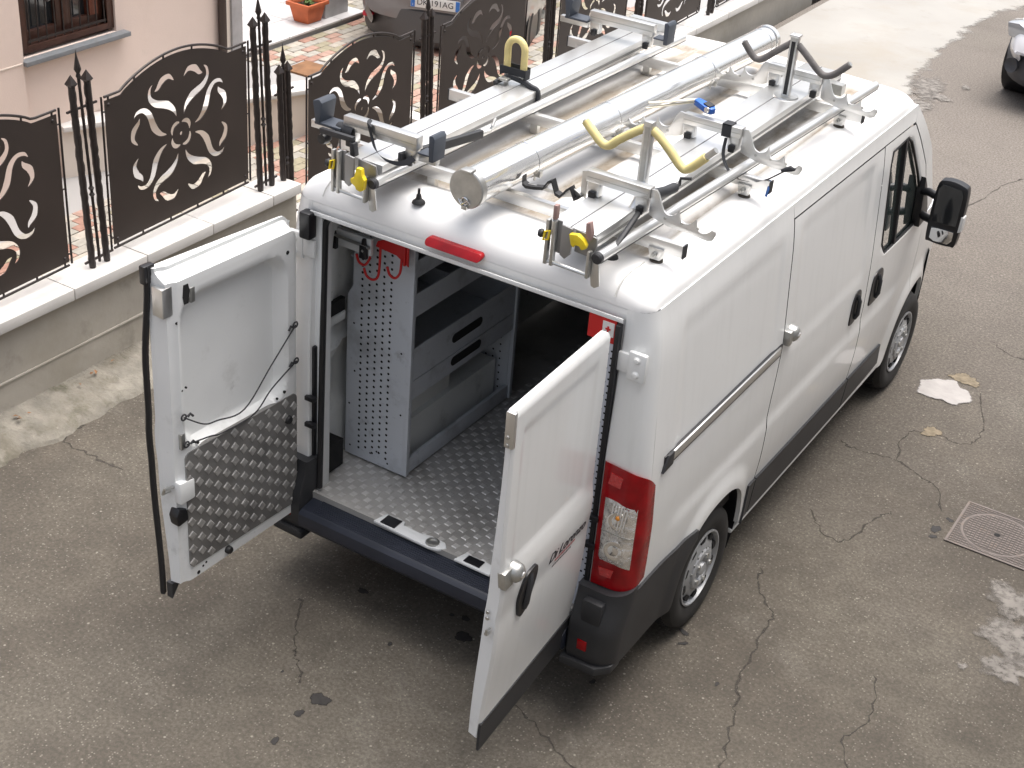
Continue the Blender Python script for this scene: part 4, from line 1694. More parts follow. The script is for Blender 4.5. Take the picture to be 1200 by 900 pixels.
for sg in (1, -1):
    b = MB()
    for zz in (.93, 1.08):
        b.box(sg * .783 - .028, sg * .783 + .028, .00, .03, zz - .012, zz + .012)
    build_each(b, "striker_block", BLACK, van, bevel=.004)
    # door hinges on the body corners
    for zz in (1.865, .66):
        b = MB()
        b.box(sg * .885 - .042, sg * .885 + .042, yr(zz) - .020, yr(zz) + .004, zz - .065, zz + .065)
        b.box(sg * .812 - .045, sg * .812 + .035, yr(zz) - .014, yr(zz) + .004, zz - .045, zz + .045)
        hg = b.build("hinge", WHITE, van, bevel=.012)
        b = MB()
        for q in (-.034, .034):
            b.lathe([(.0001, .010), (.010, .009), (.014, .003), (.018, 0)], (sg * .885, yr(zz) - .020, zz + q), (0, -1, 0), 12)
        build_each(b, "hinge_bolt", WHITE, hg)

# aperture seal and door jambs
def round_rect(x0, x1, z0, z1, r, n=6):
    out = []
    for cx, cz, a0 in ((x1 - r, z1 - r, 0), (x0 + r, z1 - r, 90), (x0 + r, z0 + r, 180), (x1 - r, z0 + r, 270)):
        for k in range(n + 1):
            a = R(a0 + 90 * k / n)
            out.append((cx + r * math.cos(a), cz + r * math.sin(a)))
    return out

b = MB()
rrp = round_rect(-.757, .757, .40, 2.036, .07)
rrp = [(.757, .55)] + rrp[:14] + [(-.757, .55)]
b.tube([(x, .055 + .028 * sstep(1.3, 2.06, z), z) for x, z in rrp], .0155, 8)
b.build("door_seal", SEAL_AND_GAP, van)
for sg in (1, -1):
    b = MB()
    b.box(sg * .80 if sg < 0 else .762, -.762 if sg < 0 else .80, .062, .14, .53, 2.06)
    b.build("door_jamb", WHITE_IN, van, bevel=.006)
    b = MB()
    b.box(sg * .795 - .014, sg * .795 + .014, .040, .075, .60, 1.35)
    b.build("jamb_trim", BLACK, van, bevel=.008)
# bracket block at the top left of the aperture
b = MB()
b.box(-.835, -.775, -.012, .045, 1.925, 2.055)
b.build("stay_block", BLACK, van, bevel=.010)

# ---- cargo space
b = MB()
b.box(-.90, .90, .02, 2.72, .500, .532)
b.box(-.765, .765, .012, .03, .505, .545)
fl_ = b.build("cargo_floor", CHECK, van)
b = MB()
r = random.Random(2)
i = 0
y = .05
while y < 2.2:
    x = -.86 + (.043 if i % 2 else 0)
    while x < .86:
        a = R(-8)
        if not (y > 1.5 and x < -.5):
            s1, s2 = .0165, .0175
            ca, sa = math.cos(a), math.sin(a)
            q = [(x + ca * u * s1 - sa * v * s2, y + sa * u * s1 + ca * v * s2) for u, v in ((-1, -1), (1, -1), (1, 1), (-1, 1))]
            q2 = [(x + .72 * (px - x), y + .72 * (py - y)) for px, py in q]
            b.add([(px, py, .5325) for px, py in q] + [(px, py, .5362) for px, py in q2], [(0, 1, 5, 4), (1, 2, 6, 5), (2, 3, 7, 6), (3, 0, 4, 7), (4, 5, 6, 7)])
        x += .086
    y += .042
    i += 1
kind(b.build("floor_tread", CHECK_R, van), 'stuff')
# latch fittings on the threshold
b = MB()
b.prism([(-.38, .0), (-.05, -.012), (.0, .0), (.03, .03), (.0, .065), (-.08, .07), (-.14, .055), (-.24, .06), (-.25, .085), (-.36, .085)], lambda u, v, t: (u, v, t), .5335, .5475)
th = b.build("latch_plate", WHITE_IN, van, bevel=.003)
b = MB()
b.box(-.345, -.26, .005, .075, .548, .553)
b.build("latch_pocket", BLACK, th, bevel=.002)
b = MB()
b.lathe([(.034, .0), (.034, .006), (.026, .008), (.024, .001), (.0001, .001)], (-.05, .028, .548), (0, 0, 1), 18)
b.build("latch_cup", STEEL_D, th)
b = MB()
b.prism([(.10, -.012), (.30, -.012), (.30, .05), (.24, .062), (.12, .062)], lambda u, v, t: (u, v, t), .5335, .5455)
th = b.build("latch_plate", WHITE_IN, van, bevel=.003)
b = MB()
b.box(.145, .235, .0, .052, .546, .551)
b.build("latch_pocket", BLACK, th, bevel=.002)
# inner walls
b = MB()
P = []
for k in range(33):
    z = lerp(.53, 2.07, k / 32)
    row = []
    for j in range(60):
        yv = lerp(.09, 2.70, j / 59)
        off = .055
        for yc in (.30, .78, 1.26, 1.74, 2.22):
            off += .035 * (1 - sstep(.04, .075, abs(yv - yc))) * sstep(.9, .95, z)
        off += .045 * (1 - sstep(.03, .06, abs(z - 1.20)))
        if z < .85:
            off += .03
        row.append((-(sx(z) - off) + .0, yv, z))
    P.append(row)
b.grid(P, True, flip=True)
b.box(-.88, -.55, WYR - .42, WYR + .42, .5, .80)
b.build("inner_wall", CARGO_WALL, van, angle=40)
b = MB()
b.box(-.895, -.868, .105, .385, 1.385, 1.455)
b.box(-.93, -.80, .14, .30, .545, .70)
build_each(b, "wall_recess", HOLE, van)
b = MB()
b.box(-.90, -.862, .105, .385, 1.335, 1.384)
b.build("wall_rail", CARGO_WALL, van, bevel=.008)
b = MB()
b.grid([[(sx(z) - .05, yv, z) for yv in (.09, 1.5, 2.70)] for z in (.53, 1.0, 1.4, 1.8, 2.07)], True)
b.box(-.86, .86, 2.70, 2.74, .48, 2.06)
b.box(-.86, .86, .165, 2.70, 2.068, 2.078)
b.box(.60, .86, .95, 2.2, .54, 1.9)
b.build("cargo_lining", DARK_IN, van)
b = MB()
b.box(-.87, .87, -.02 + .05, 4.5, .36, .48)
b.box(-.75, .75, 4.5, 4.8, .30, .6)
b.build("underbody", BLACK, van)

# ---- front of the van (turned away from the camera)
b = MB()
secs = []
for y, zt, hw_ in ((3.50, 2.06, .80), (3.98, 1.30, .86)):
    secs.append([(-hw_, y, zt), (-hw_ * .5, y + .06, zt + .01), (0, y + .08, zt + .012), (hw_ * .5, y + .06, zt + .01), (hw_, y, zt)])
b.grid(secs, True, flip=True)
b.build("windscreen", GLASS_D, van)
b = MB()
P = []
for y, zt, hw_ in ((3.98, 1.29, .90), (4.25, 1.24, .88), (4.55, 1.10, .82), (4.74, .95, .74), (4.82, .80, .70)):
    P.append([(hw_ * t, y + .06 * (1 - t * t), zt + .02 * (1 - t * t)) for t in [k / 8 - 1 for k in range(17)]])
b.grid(P, True, flip=True)
b.build("bonnet", WHITE, van)
b = MB()
P = []
for z in (.25, .35, .55, .75, .85):
    row = []
    for k in range(21):
        t = k / 10 - 1
        x = .945 * math.copysign(abs(t) ** .8, t)
        row.append((x, 4.90 - .60 * abs(t) ** 3.2 - .04 * abs(z - .5), z))
    P.append(row)
b.grid(P, True)
b.build("front_bumper", PLASTIC, van)
# cab interior seen through the side glass
SEATM = mat("seat_fabric", (.03, .055, .055), .9)
for x in (-.45, .45):
    b = MB()
    b.box(x - .25, x + .25, 2.85, 3.35, .75, .98)
    b.box(x - .25, x + .25, 2.80, 2.93, .985, 1.60)
    b.build("seat", SEATM, van, bevel=.03)
b = MB()
b.box(-.85, .85, 3.70, 4.0, .80, 1.28)
b.build("dashboard", SEATM, van, bevel=.03)

# door mirrors
for sg in (1, -1):
    b = MB()
    fn = lambda u, v, t: (sg * u, 3.50 + t, v)
    outer = [(p.x, p.y) for p in smooth_path([(1.085, 1.30, 0), (1.115, 1.264, 0), (1.235, 1.262, 0), (1.268, 1.30, 0), (1.272, 1.59, 0), (1.235, 1.648, 0), (1.13, 1.655, 0), (1.088, 1.60, 0)], 4, True)]
    P = []
    for t, k in ((-.03, .90), (-.025, 1.0), (.035, 1.0), (.085, .86), (.11, .55)):
        cx, cz = 1.178, 1.457
        P.append([(sg * (cx + (u - cx) * k), 3.50 + t, cz + (v - cz) * k) for u, v in outer])
    b.grid(P, True, flip=(sg < 0), wrap=True)
    b.add(P[-1], [tuple(range(32))])
    b.add(P[0], [tuple(range(32))])
    mr_ = b.build("mirror", BLACK, van, bevel=.008, angle=40)
    b = MB()
    b.prism([(1.105, 1.40), (1.25, 1.40), (1.252, 1.59), (1.235, 1.625), (1.125, 1.632), (1.105, 1.60)], fn, -.040, -.032)
    b.build("mirror_glass", GLASS_D, mr_)
    b = MB()
    b.prism([(1.112, 1.292), (1.14, 1.278), (1.225, 1.278), (1.246, 1.305), (1.246, 1.362), (1.112, 1.362)], fn, -.040, -.031)
    part_label(b.build("mirror_glass", MIRROR, mr_, bevel=.002), "lower wide angle mirror glass")
    b = MB()
    b.prism([(1.262, 1.36), (1.283, 1.37), (1.283, 1.46), (1.262, 1.47)], fn, -.03, .03)
    b.build("side_indicator", mat("indicator_white", (.7, .7, .68), .3), mr_, bevel=.005)
    b = MB()
    b.tube([(sg * .96, 3.60, 1.50), (sg * 1.03, 3.55, 1.53), (sg * 1.12, 3.50, 1.53)], .026, 8)
    b.tube([(sg * .98, 3.62, 1.36), (sg * 1.04, 3.55, 1.372), (sg * 1.12, 3.50, 1.38)], .026, 8)
    b.prism([(3.56, 1.29), (3.72, 1.29), (3.72, 1.36), (3.62, 1.54), (3.56, 1.61)], lambda u, v, t: (sg * (side_x(u, v) + t), u, v), -.02, .03)
    b.build("mirror_arm", BLACK, mr_, bevel=.008)

# wheels
def wheel(x, y, sg):
    w = bpy.data.objects.new("wheel", None)
    COL.objects.link(w)
    w.location = (x, y - 2.4, .335)
    w.parent = van
    return w


def wheel_parts(par):
    """built round the origin, outer face towards +x"""
    def put(mb, name, m_, p, **kw):
        o = mb.build(name, m_, None, **kw)
        o.parent = p
        return o
    b = MB()
    prof = [(.200, -.19), (.215, -.205), (.290, -.215), (.318, -.205), (.333, -.17), (.335, -.105), (.333, -.04), (.320, -.010), (.300, .002), (.262, .004), (.225, -.004), (.204, -.016), (.200, -.03)]
    b.lathe(prof, (0, 0, 0), (1, 0, 0), 56)
    ty = put(b, "tyre", TYRE, par)
    b = MB()
    for k in range(60):
        a = 2 * PI * k / 60
        for x0, x1 in ((-.165, -.115), (-.095, -.048)):
            M = Matrix.Rotation(a, 4, 'X')
            b.box(x0, x1, -.010, .010, .333, .3385, M)
    kind(put(b, "tread_blocks", TYRE, ty), 'stuff')
    b = MB()
    b.lathe([(.196, -.18), (.200, -.02), (.207, -.012), (.207, -.004), (.198, -.003), (.192, -.018), (.186, -.034)], (0, 0, 0), (1, 0, 0), 56)
    rim = put(b, "rim", RIM, par)
    b = MB()
    b.lathe([(.186, -.034), (.178, -.030), (.165, -.022), (.130, -.010), (.112, -.006), (.105, .004), (.088, .008), (.070, .004), (.062, -.010), (.052, -.014), (.040, -.010), (.034, .010), (.0001, .014)], (0, 0, 0), (1, 0, 0), 56)
    put(b, "hubcap", RIM, par)
    b = MB()
    for k in range(10):
        a = 2 * PI * (k + .5) / 10
        c, s_ = math.cos(a), math.sin(a)
        pts = [(.148, -.020), (.150, .020), (.170, .026), (.181, .014), (.182, -.014), (.171, -.026)]
        q = [(u, v) for u, v in pts]
        b.prism(q, lambda u, v, t: (t, c * u - s_ * v, s_ * u + c * v), -.034, -.0105 - .0)
    [setattr(o, "parent", rim) for o in build_each(b, "slot", HOLE)]
    b = MB()
    for k in range(5):
        a = 2 * PI * k / 5
        b.cyl((.0, .076 * math.cos(a), .076 * math.sin(a)), (.016, .076 * math.cos(a), .076 * math.sin(a)), .013, 8)
    for k in range(15):
        a = 2 * PI * k / 15
        b.cyl((-.012, .112 * math.cos(a), .112 * math.sin(a)), (.001, .112 * math.cos(a), .112 * math.sin(a)), .006, 6)
    [setattr(o, "parent", rim) for o in build_each(b, "wheel_bolt", STEEL_D)]

w0 = wheel(.985, WYR, 1)
wheel_parts(w0)
for x, y, flip in ((.985, WYF, 0), (-.985, WYR, 1), (-.985, WYF, 1)):
    w = copy_tree(w0)
    w.parent = van
    w.location = (x, y - 2.4, .335)
    w.rotation_euler = (R(17), 0, PI if flip else 0)

# ---- rear doors
def door_frame(hx, hy, du, sg):
    """local (u along the door from its hinge, n outward, z) -> world; n = 0 is the inner face"""
    du = Vector((du[0], du[1], 0)).normalized()
    nn = Vector((du.y, -du.x, 0)) * (-sg)
    return lambda u, n, z: Vector((hx, hy, 0)) + du * u + nn * n + Vector((0, 0, z))

DW = .80


def tuck(z):
    return -.042 * (1 - sstep(.40, 1.02, z)) + .010 * sstep(1.05, 1.18, z) * (1 - sstep(1.22, 1.32, z))


def door_outline(u):
    """bottom and top heights of the door along u"""
    zb = .425 + .085 * (1 - sstep(.0, .30, u)) * 0 + .02 * (1 - u / DW)
    zt = 2.035 - .035 * (1 - sstep(.0, .06, u)) ** 2
    return zb, zt


def make_door(F, th, flip, label, u0=0.0):
    """th(u): thickness; returns the door root mesh (outer skin)"""
    nu, nv = 56, 90
    o, ins = [], []
    for i in range(nu + 1):
        u = u0 + (DW - u0) * i / nu
        zb, zt = door_outline(u)
        ro, ri = [], []
        for j in range(nv + 1):
            z = lerp(zb, zt, j / nv)
            edge = .010 * (1 - sstep(0, .012, min(u, DW - u))) + .010 * (1 - sstep(0, .015, zt - z))
            # pressed lines of the outer skin
            press = -.006 * sstep(.10, .13, u) * (1 - sstep(.70, .73, u)) * sstep(1.29, 1.33, z) * (1 - sstep(1.90, 1.94, z))
            ro.append(F(u, th(u) + tuck(z) - edge + press, z))
            # inner pan: raised rim, wide well in the upper half
            du_, dz_ = min(u - .075, .735 - u), min(z - 1.12, 1.90 - z)
            rad = .13
            cx, cz = max(0, rad - du_), max(0, rad - dz_)
            dist = rad - math.hypot(cx, cz) if (du_ < rad and dz_ < rad) else min(du_, dz_)
            well = .060 * sstep(0, .036, dist)
            lip = .018 * (1 - sstep(.0, .035, min(u - .0, DW - .03 - u))) + .014 * (1 - sstep(.0, .04, zt - .02 - z))
            lip += .045 * (1 - sstep(.012, .045, zt - .01 - z))
            n_in = min(well + lip, th(u) - .014)
            if not flip:
                n_in = th(u) - lerp(.080, .036, sstep(.6, 1.9, z)) + tuck(z) * .4
            ri.append(F(min(u, DW - .012), n_in, z))
        o.append(ro)
        ins.append(ri)
    b = MB()
    b.grid(o, True, flip=flip)
    root = b.build("rear_door", WHITE, van, angle=40)
    part_label(root, label)
    b = MB()
    b.grid(ins, True, flip=not flip)
    # edges joining skin and pan
    for lp_o, lp_i in ((o[-1], ins[-1]), (o[0], ins[0]), ([r_[-1] for r_ in o], [r_[-1] for r_ in ins]), ([r_[0] for r_ in o], [r_[0] for r_ in ins])):
        b.grid([lp_o, lp_i], True)
    b.build("inner_pan", WHITE_IN, root, angle=40)
    return root


def plate_tread(F, n0, u0, u1, z0, z1, root):
    b = MB()
    pts = round_rect(u0, u1, z0, z1, .03)
    vs = [F(u, n0 - .004, z) for u, z in pts]
    vs2 = [F(u, n0 + .02, z) for u, z in pts]
    n = len(pts)
    b.add(vs + vs2, [tuple(range(n))] + [(i, (i + 1) % n, n + (i + 1) % n, n + i) for i in range(n)])
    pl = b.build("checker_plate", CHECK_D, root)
    b = MB()
    i = 0
    u = u0 + .022
    while u < u1 - .015:
        z = z0 + .025 + (.0385 if i % 2 else 0)
        while z < z1 - .018:
            s1, s2 = .0225, .0170
            ca, sa = math.cos(R(55)), math.sin(R(55))
            q = [(u + ca * a * s1 - sa * c * s2, z + sa * a * s1 + ca * c * s2) for a, c in ((-1, -1), (1, -1), (1, 1), (-1, 1))]
            q2 = [(u + .78 * (a - u), z + .78 * (c - z)) for a, c in q]
            b.add([F(a, n0 - .0042, c) for a, c in q] + [F(a, n0 - .008, c) for a, c in q2], [(0, 1, 5, 4), (1, 2, 6, 5), (2, 3, 7, 6), (3, 0, 4, 7), (4, 5, 6, 7)])
            z += .077
        u += .0565
        i += 1
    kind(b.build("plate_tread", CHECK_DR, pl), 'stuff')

# right-hand door, outer face towards the camera
FR = door_frame(.727, -.025, (.020, -1), 1)
thR = lambda u: .062 + .016 * (u / DW)
rd = make_door(FR, thR, False, "right rear door, its outer face with handle and lettering", .028)
b = MB()
G = []
for i in range(13):
    u = DW * i / 12
    ztop = .505 + .075 * (1 - u / DW) * .8
    G.append([FR(u, thR(u) + tuck(z) + .006, z) for z in (lerp(.36 + .05 * (1 - u / DW), ztop, k / 5) for k in range(6))])
b.grid(G, True)
b.grid([[p - Vector((.012, 0, 0)) for p in r_] for r_ in G], True, flip=True)
for lp in (G[0], G[-1], [r_[0] for r_ in G], [r_[-1] for r_ in G]):
    b.grid([lp, [p - Vector((.012, 0, 0)) for p in lp]], False)
b.build("door_skirt", PLASTIC, rd, angle=40)
# handle
b = MB()
prof = [(.525, 1.19), (.565, 1.20), (.62, 1.185), (.650, 1.11), (.645, 1.02), (.625, .985), (.585, .99), (.545, 1.03), (.52, 1.12)]
sm = smooth_path([(p[0], p[1], 0) for p in prof], 4, True)
b.prism([(p.x, p.y) for p in sm], lambda u, v, t: FR(u, thR(u) + tuck(v) + t, v), -.01, .012)
hd = b.build("handle", BLACK, rd, bevel=.004)
b = MB()
b.tube([FR(.575, thR(.57) + .012, 1.175), FR(.585, thR(.57) + .022, 1.14), FR(.60, thR(.57) + .020, 1.05), FR(.60, thR(.57) + .01, 1.02)], .016, 8)
b.build("grip", PLASTIC, hd)
lk = lock_boss(FR(.715, thR(.71) + .002, 1.275), FR(0, 1, 0) - FR(0, 0, 0), (0, 0, 1), rd)
b = MB()
b.prism([(.74, 1.235), (.80, 1.235), (.80, 1.31), (.74, 1.31)], lambda u, v, t: FR(u, thR(u) + tuck(v) + t, v), -.02, .016)
b.build("lock_plate", STEEL_D, rd, bevel=.006)
b = MB()
b.prism([(.788, 1.885), (.808, 1.885), (.808, 2.038), (.788, 2.038)], lambda u, v, t: FR(u, thR(u) + t, v), -.034, .005)
br = b.build("corner_bracket", ALU, rd, bevel=.004)
b = MB()
for zz in (1.895, 1.93):
    b.lathe([(.0001, .004), (.008, .003), (.009, 0)], FR(.808, thR(.8) - .02, zz), FR(1, 0, 0) - FR(0, 0, 0), 10)
for zz in (1.07, 1.10, .99):
    b.lathe([(.0001, .003), (.007, .003), (.009, 0)], FR(.802, thR(.8) - .045, zz), FR(1, 0, 0) - FR(0, 0, 0), 10)
build_each(b, "edge_screw", STEEL_D, br)
b = MB()
b.tube([FR(.805, .05, 1.03), FR(.83, .05, 1.035), FR(.83, .05, 1.015), FR(.805, .05, 1.01)], .006, 6)
b.build("striker_loop", STEEL_D, rd)
# lettering on the door
e_u = FR(1, 0, 0) - FR(0, 0, 0)
e_u = -e_u
e_z = Vector((0, 0, 1))
e_n = FR(0, 1, 0) - FR(0, 0, 0)
bp = FR(.232, thR(.232) + tuck(1.105) + .0035, 1.118)
e_u = (FR(.09, thR(.09), 1.1) - FR(.385, thR(.385), 1.1)).normalized()
e_z = (FR(.2, tuck(1.15), 1.15) - FR(.2, tuck(1.05), 1.05)).normalized()
e_n = e_u.cross(e_z).normalized()
M = Matrix((e_u, e_z, e_n)).transposed().to_4x4()
M.translation = bp
text_mesh("Di Lorenzo", .070, INK, "lettering", M, .0006, .35, rd)
rl_ = random.Random(4)
for dz, m_, w0_, w1_, hh in ((-.042, INK_R, -.10, .07, .010), (-.062, INK, -.12, .04, .008)):
    b = MB()
    x = w0_
    while x < w1_:
        w_ = rl_.uniform(.006, .013)
        vs = [bp + e_u * (x + k * w_) + e_z * (dz + q * hh) for k, q in ((0, 0), (1, 0), (1.2, 1), (.2, 1))]
        b.add(vs, [(0, 1, 2, 3)])
        x += w_ + rl_.uniform(.002, .005)
    kind(b.build("small_print", m_, rd), 'stuff')

# left-hand door, inner face towards the camera
FL = door_frame(-.822, -.025, (-.055, -1), -1)
thL = lambda u: .075 + .045 * (u / DW)
ld = make_door(FL, thL, True, "left rear door, its inner face with a checker plate panel")
b = MB()
G = []
for k in range(41):
    z = lerp(.335, 2.045, k / 40)
    tk = .085 + .05 * sstep(1.95, 1.5, z) if False else .095 + .040 * (1 - sstep(1.55, 2.0, z)) + tuck(z) * .6
    G.append([FL(DW - .006, tk, z), FL(DW + .014, tk - .008, z), FL(DW + .022, tk + .008, z), FL(DW + .012, tk + .024, z), FL(DW - .006, tk + .02, z)])
b.grid(G, True)
b.add(G[0], [tuple(range(5))])
b.add(G[-1], [tuple(range(5))])
b.build("edge_seal", SEAL_AND_GAP, ld)
b = MB()
b.prism([(DW - .05, .425), (DW + .012, .335), (DW + .012, .42), (.40, .455), (.10, .46), (.02, .45)], lambda u, v, t: FL(u, t, v), .05, .085)
b.build("door_skirt", PLASTIC, ld)
b = MB()
b.box(0, 0, 0, 0, 0, 0)
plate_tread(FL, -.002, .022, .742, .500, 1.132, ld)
b = MB()
b.prism([(DW - .045, 1.83), (DW + .012, 1.83), (DW + .012, 1.965), (DW - .045, 1.965)], lambda u, v, t: FL(u, t, v), .012, .075)
b.build("corner_bracket", ALU, ld, bevel=.004)
b = MB()
b.prism([(DW - .03, 1.965), (DW + .03, 1.965), (DW + .03, 2.05), (DW - .03, 2.05)], lambda u, v, t: FL(u, t, v), .09, .125)
b.build("catch", BLACK, ld, bevel=.008)
b = MB()
for (u, z, r_) in ((.745, 1.79, .007), (.735, 1.455, .005), (.71, 1.46, .005), (.075, 1.885, .010), (.69, .445, .010), (.66, .465, .006), (.64, .475, .006), (.10, 1.165, .008), (.66, 1.155, .008), (.15, 1.150, .006)):
    b.lathe([(.0001, .003), (r_, .003), (r_, -.004)], FL(u, .0015 if u < .7 else .006, z), FL(0, -1, 0) - FL(0, 0, 0), 12)
b.prism([(.682, 1.865), (.705, 1.865), (.712, 1.90), (.705, 1.955), (.68, 1.955), (.672, 1.92)], lambda u, v, t: FL(u, t, v), -.003, .01)
build_each(b, "fixing_hole", HOLE, ld)
b = MB()
b.prism([(.645, 1.86), (.67, 1.86), (.67, 1.93), (.645, 1.93)], lambda u, v, t: FL(u, t, v), -.005, .01)
b.prism([(.735, 1.16), (.76, 1.16), (.76, 1.24), (.735, 1.24)], lambda u, v, t: FL(u, t, v), -.002, .02)
build_each(b, "fixing_plate", STEEL_D, ld, bevel=.003)
b = MB()
b.prism([(.70, .885), (.79, .885), (.79, 1.0), (.70, .99)], lambda u, v, t: FL(u, t, v), -.014, .03)
lb_ = b.build("latch_housing", WHITE_IN, ld, bevel=.010)
b = MB()
b.tube([FL(.79, .03, .97), FL(.835, .035, .975), FL(.835, .05, .945), FL(.79, .05, .94)], .008, 6)
b.build("striker_loop", STEEL_D, lb_)
b = MB()
b.prism([(.735, .775), (.80, .765), (.81, .82), (.79, .86), (.745, .84)], lambda u, v, t: FL(u, t, v), -.004, .05)
b.build("pull_cup", BLACK, ld, bevel=.010)
b = MB()
for (u, z, r_) in ((.085, 1.008, .022), (.50, .470, .020)):
    b.lathe([(.0001, .024), (r_ * .8, .022), (r_, .014), (r_, -.004)], FL(u, 0, z), FL(0, -1, 0) - FL(0, 0, 0), 14)
build_each(b, "rubber_buffer", RUBBER, ld)
# bungee cords slung across the inner face
for lb, (a, m1, m2, c) in (("upper thin black cord slung across the white well of the open left van door", ((.745, 1.33), (.55, 1.225), (.38, 1.205), (.035, 1.505))),
                           ("lower thin black cord slung just above the checker plate of the open left van door", ((.735, 1.185), (.52, 1.145), (.32, 1.15), (.030, 1.31)))):
    t = thing("cord", lb, "cord", FL(a[0], -.01, a[1]), "cords on the left rear door")
    pts = [FL(a[0], -.012, a[1]), FL(m1[0] + .08, -.012, m1[1] + .018), FL(m1[0], -.013, m1[1]), FL(m2[0], -.013, m2[1]), FL(.20, -.013, lerp(m2[1], c[1], .52)), FL(c[0], -.012, c[1])]
    b = MB()
    b.tube(smooth_path(pts, 6), .0036, 6)
    b.build("line", CORD, t)
    b = MB()
    for (u, z), d in ((a, 1), (c, -1)):
        b.tube([FL(u + .014 * math.cos(q) , -.010, z + .014 * math.sin(q)) for q in [k * PI / 5 for k in range(10)]], .0042, 6, closed=True)
        b.tube([FL(u - d * .02, -.012, z - .005), FL(u - d * .035, -.014, z + .006), FL(u - d * .05, -.014, z - .012)], .006, 6)
    build_each(b, "knot", CORD, t)

# ------------------------------------------------------------------ things in the cargo space
sh = thing("shelf_unit", "grey steel shelf unit with perforated end panel standing inside the van", "shelving", (-.68, .9, .54))
SXF, SXB = -.495, -.862       # front and back of the unit
HX_, pitch = None, .030


def perf_panel(name, y0, y1, xa, xb_of_z, z0, z1, holes, par, m_=GALV):
    b = MB()
    n = 24
    P = []
    for k in range(n + 1):
        z = lerp(z0, z1, k / n)
        P.append((xb_of_z(z), z))
    outl = [(xa, z0), (xa, z1)] + P[::-1]
    b.prism(outl, lambda u, v, t: (u, t, v), y0, y1)
    ob = b.build(name, m_, par)
    b = MB()
    for (x, z, r_) in holes:
        b.add([(x + r_ * math.cos(k * PI / 4), y0 - .0012, z + r_ * math.sin(k * PI / 4)) for k in range(8)], [tuple(range(8))[::-1]])
    kind(b.build("punched_holes", HOLE, ob), 'stuff')
    return ob

back = lambda z: -.862 if z < 1.50 else (-.83 if z < 1.70 else -.80)
holes = []
for i in range(5):
    for j in range(36):
        z = .605 + j * .036 + (.018 if i % 2 else 0)
        holes.append((-.775 + i * .043, z, .0074))
for (x, z) in ((-.70, .60), (-.66, .625), (-.59, .58), (-.83, .60), (-.52, .90), (-.53, 1.25), (-.82, 1.32), (-.81, 1.05), (-.84, .85)):
    holes.append((x, z, .006))
perf_panel("end_panel", .398, .401, SXF, back, .546, 1.93, holes, sh)
b = MB()
b.box(SXF - .006, SXF + .022, .3975, .424, .546, 1.93)
b.box(SXF - .006, SXF + .022, 1.385, 1.412, .546, 1.93)
build_each(b, "upright", GALV, sh, bevel=.002)
holes = []
for i in range(7):
    for j in range(9):
        holes.append((-.82 + i * .045, .60 + j * .045, .006))
perf_panel("end_panel", 1.38, 1.383, SXF, lambda z: -.862, .546, 1.93, holes, sh)
b = MB()
b.box(SXF - .010, SXF + .012, .425, 1.384, .548, .632)
b.build("bottom_rail", GALV, sh, bevel=.002)
# open trays with lips; their fronts hang forward
for (zf0, zf1, depth) in ((1.665, 1.755, .355), (1.452, 1.575, .355)):
    b = MB()
    b.box(SXF + .004, SXF + .012, .425, 1.384, zf0, zf1)
    tr = b.build("tray_lip", GALV, sh)
    b = MB()
    b.box(SXB + .01, SXF + .003, .405, 1.378, zf0 + .008, zf0 + .014)
    b.build("tray_floor", GALV, tr)
    b = MB()
    for k in (1, 2):
        y = .425 + k * .32
        b.box(SXB + .02, SXF - .004, y, y + .004, zf0 + .015, zf1 - .012)
    build_each(b, "tray_divider", GALV, tr)
b = MB()
b.box(SXF + .004, SXF + .012, .425, 1.384, 1.095, 1.275)
dp = b.build("drawer_front", GALV, sh)
b = MB()
b.box(SXF + .004, SXF + .0125, .425, 1.384, .985, 1.090)
dp2 = b.build("drawer_front", GALV, sh)
b = MB()
b.box(SXB + .01, SXF + .003, .405, 1.378, 1.10, 1.106)
b.box(SXB + .01, SXF + .003, .405, 1.378, .99, .996)
build_each(b, "tray_floor", GALV, sh)
for (zc, par_, dd) in ((1.182, dp, 0), (1.048, dp2, .0005)):
    b = MB()
    pts = []
    for k in range(9):
        a = PI / 2 + PI * k / 8
        pts.append((.80 + .026 * math.cos(a), zc + .026 * math.sin(a)))
    for k in range(9):
        a = -PI / 2 + PI * k / 8
        pts.append((1.03 + .026 * math.cos(a), zc + .026 * math.sin(a)))
    b.prism(pts, lambda u, v, t: (t, u, v), SXF + .0, SXF + .0140 + dd)
    b.build("handle_slot", HOLE, par_)
bx = MB()
bx.box(-.845, -.58, .46, .93, .555, .90)
tag(bx.build("steel_box", CARGO_WALL, None, bevel=.012), "dented white metal box on the floor under the shelf drawers", "box")

# red hook bracket, hanging strip, red first aid sheet, perforated strip
rh = thing("hook_bracket", "red steel bracket with three hooks screwed to the shelf end panel", "hook", (-.56, .36, 1.85))
b = MB()
b.prism([(-.545, 1.795), (-.475, 1.755), (-.475, 1.905), (-.535, 1.905), (-.545, 1.875), (-.60, 1.862), (-.655, 1.835), (-.665, 1.805)], lambda u, v, t: (u, t, v), .345, .352)
b.box(-.500, -.488, .335, .345, 1.76, 1.90)
b.build("bracket_plate", RED, rh, bevel=.002)
for (x, z0, zl, w, dx) in ((-.638, 1.81, 1.64, .055, -.06), (-.515, 1.79, 1.69, .05, -.05), (-.695, 1.77, 1.70, .05, -.05)):
    b = MB()
    b.tube(smooth_path([(x, .348, z0), (x, .338, zl + .03), (x + dx * .35, .325, zl), (x + dx * .9, .318, zl + .012), (x + dx * 1.15, .315, zl + .05)], 5), .0065, 8)
    b.build("hook", RED, rh)
lk2 = thing("tie_rail", "white lashing rail with two black clamps under the van roof", "rail", (-.77, .30, 1.82))
b = MB()
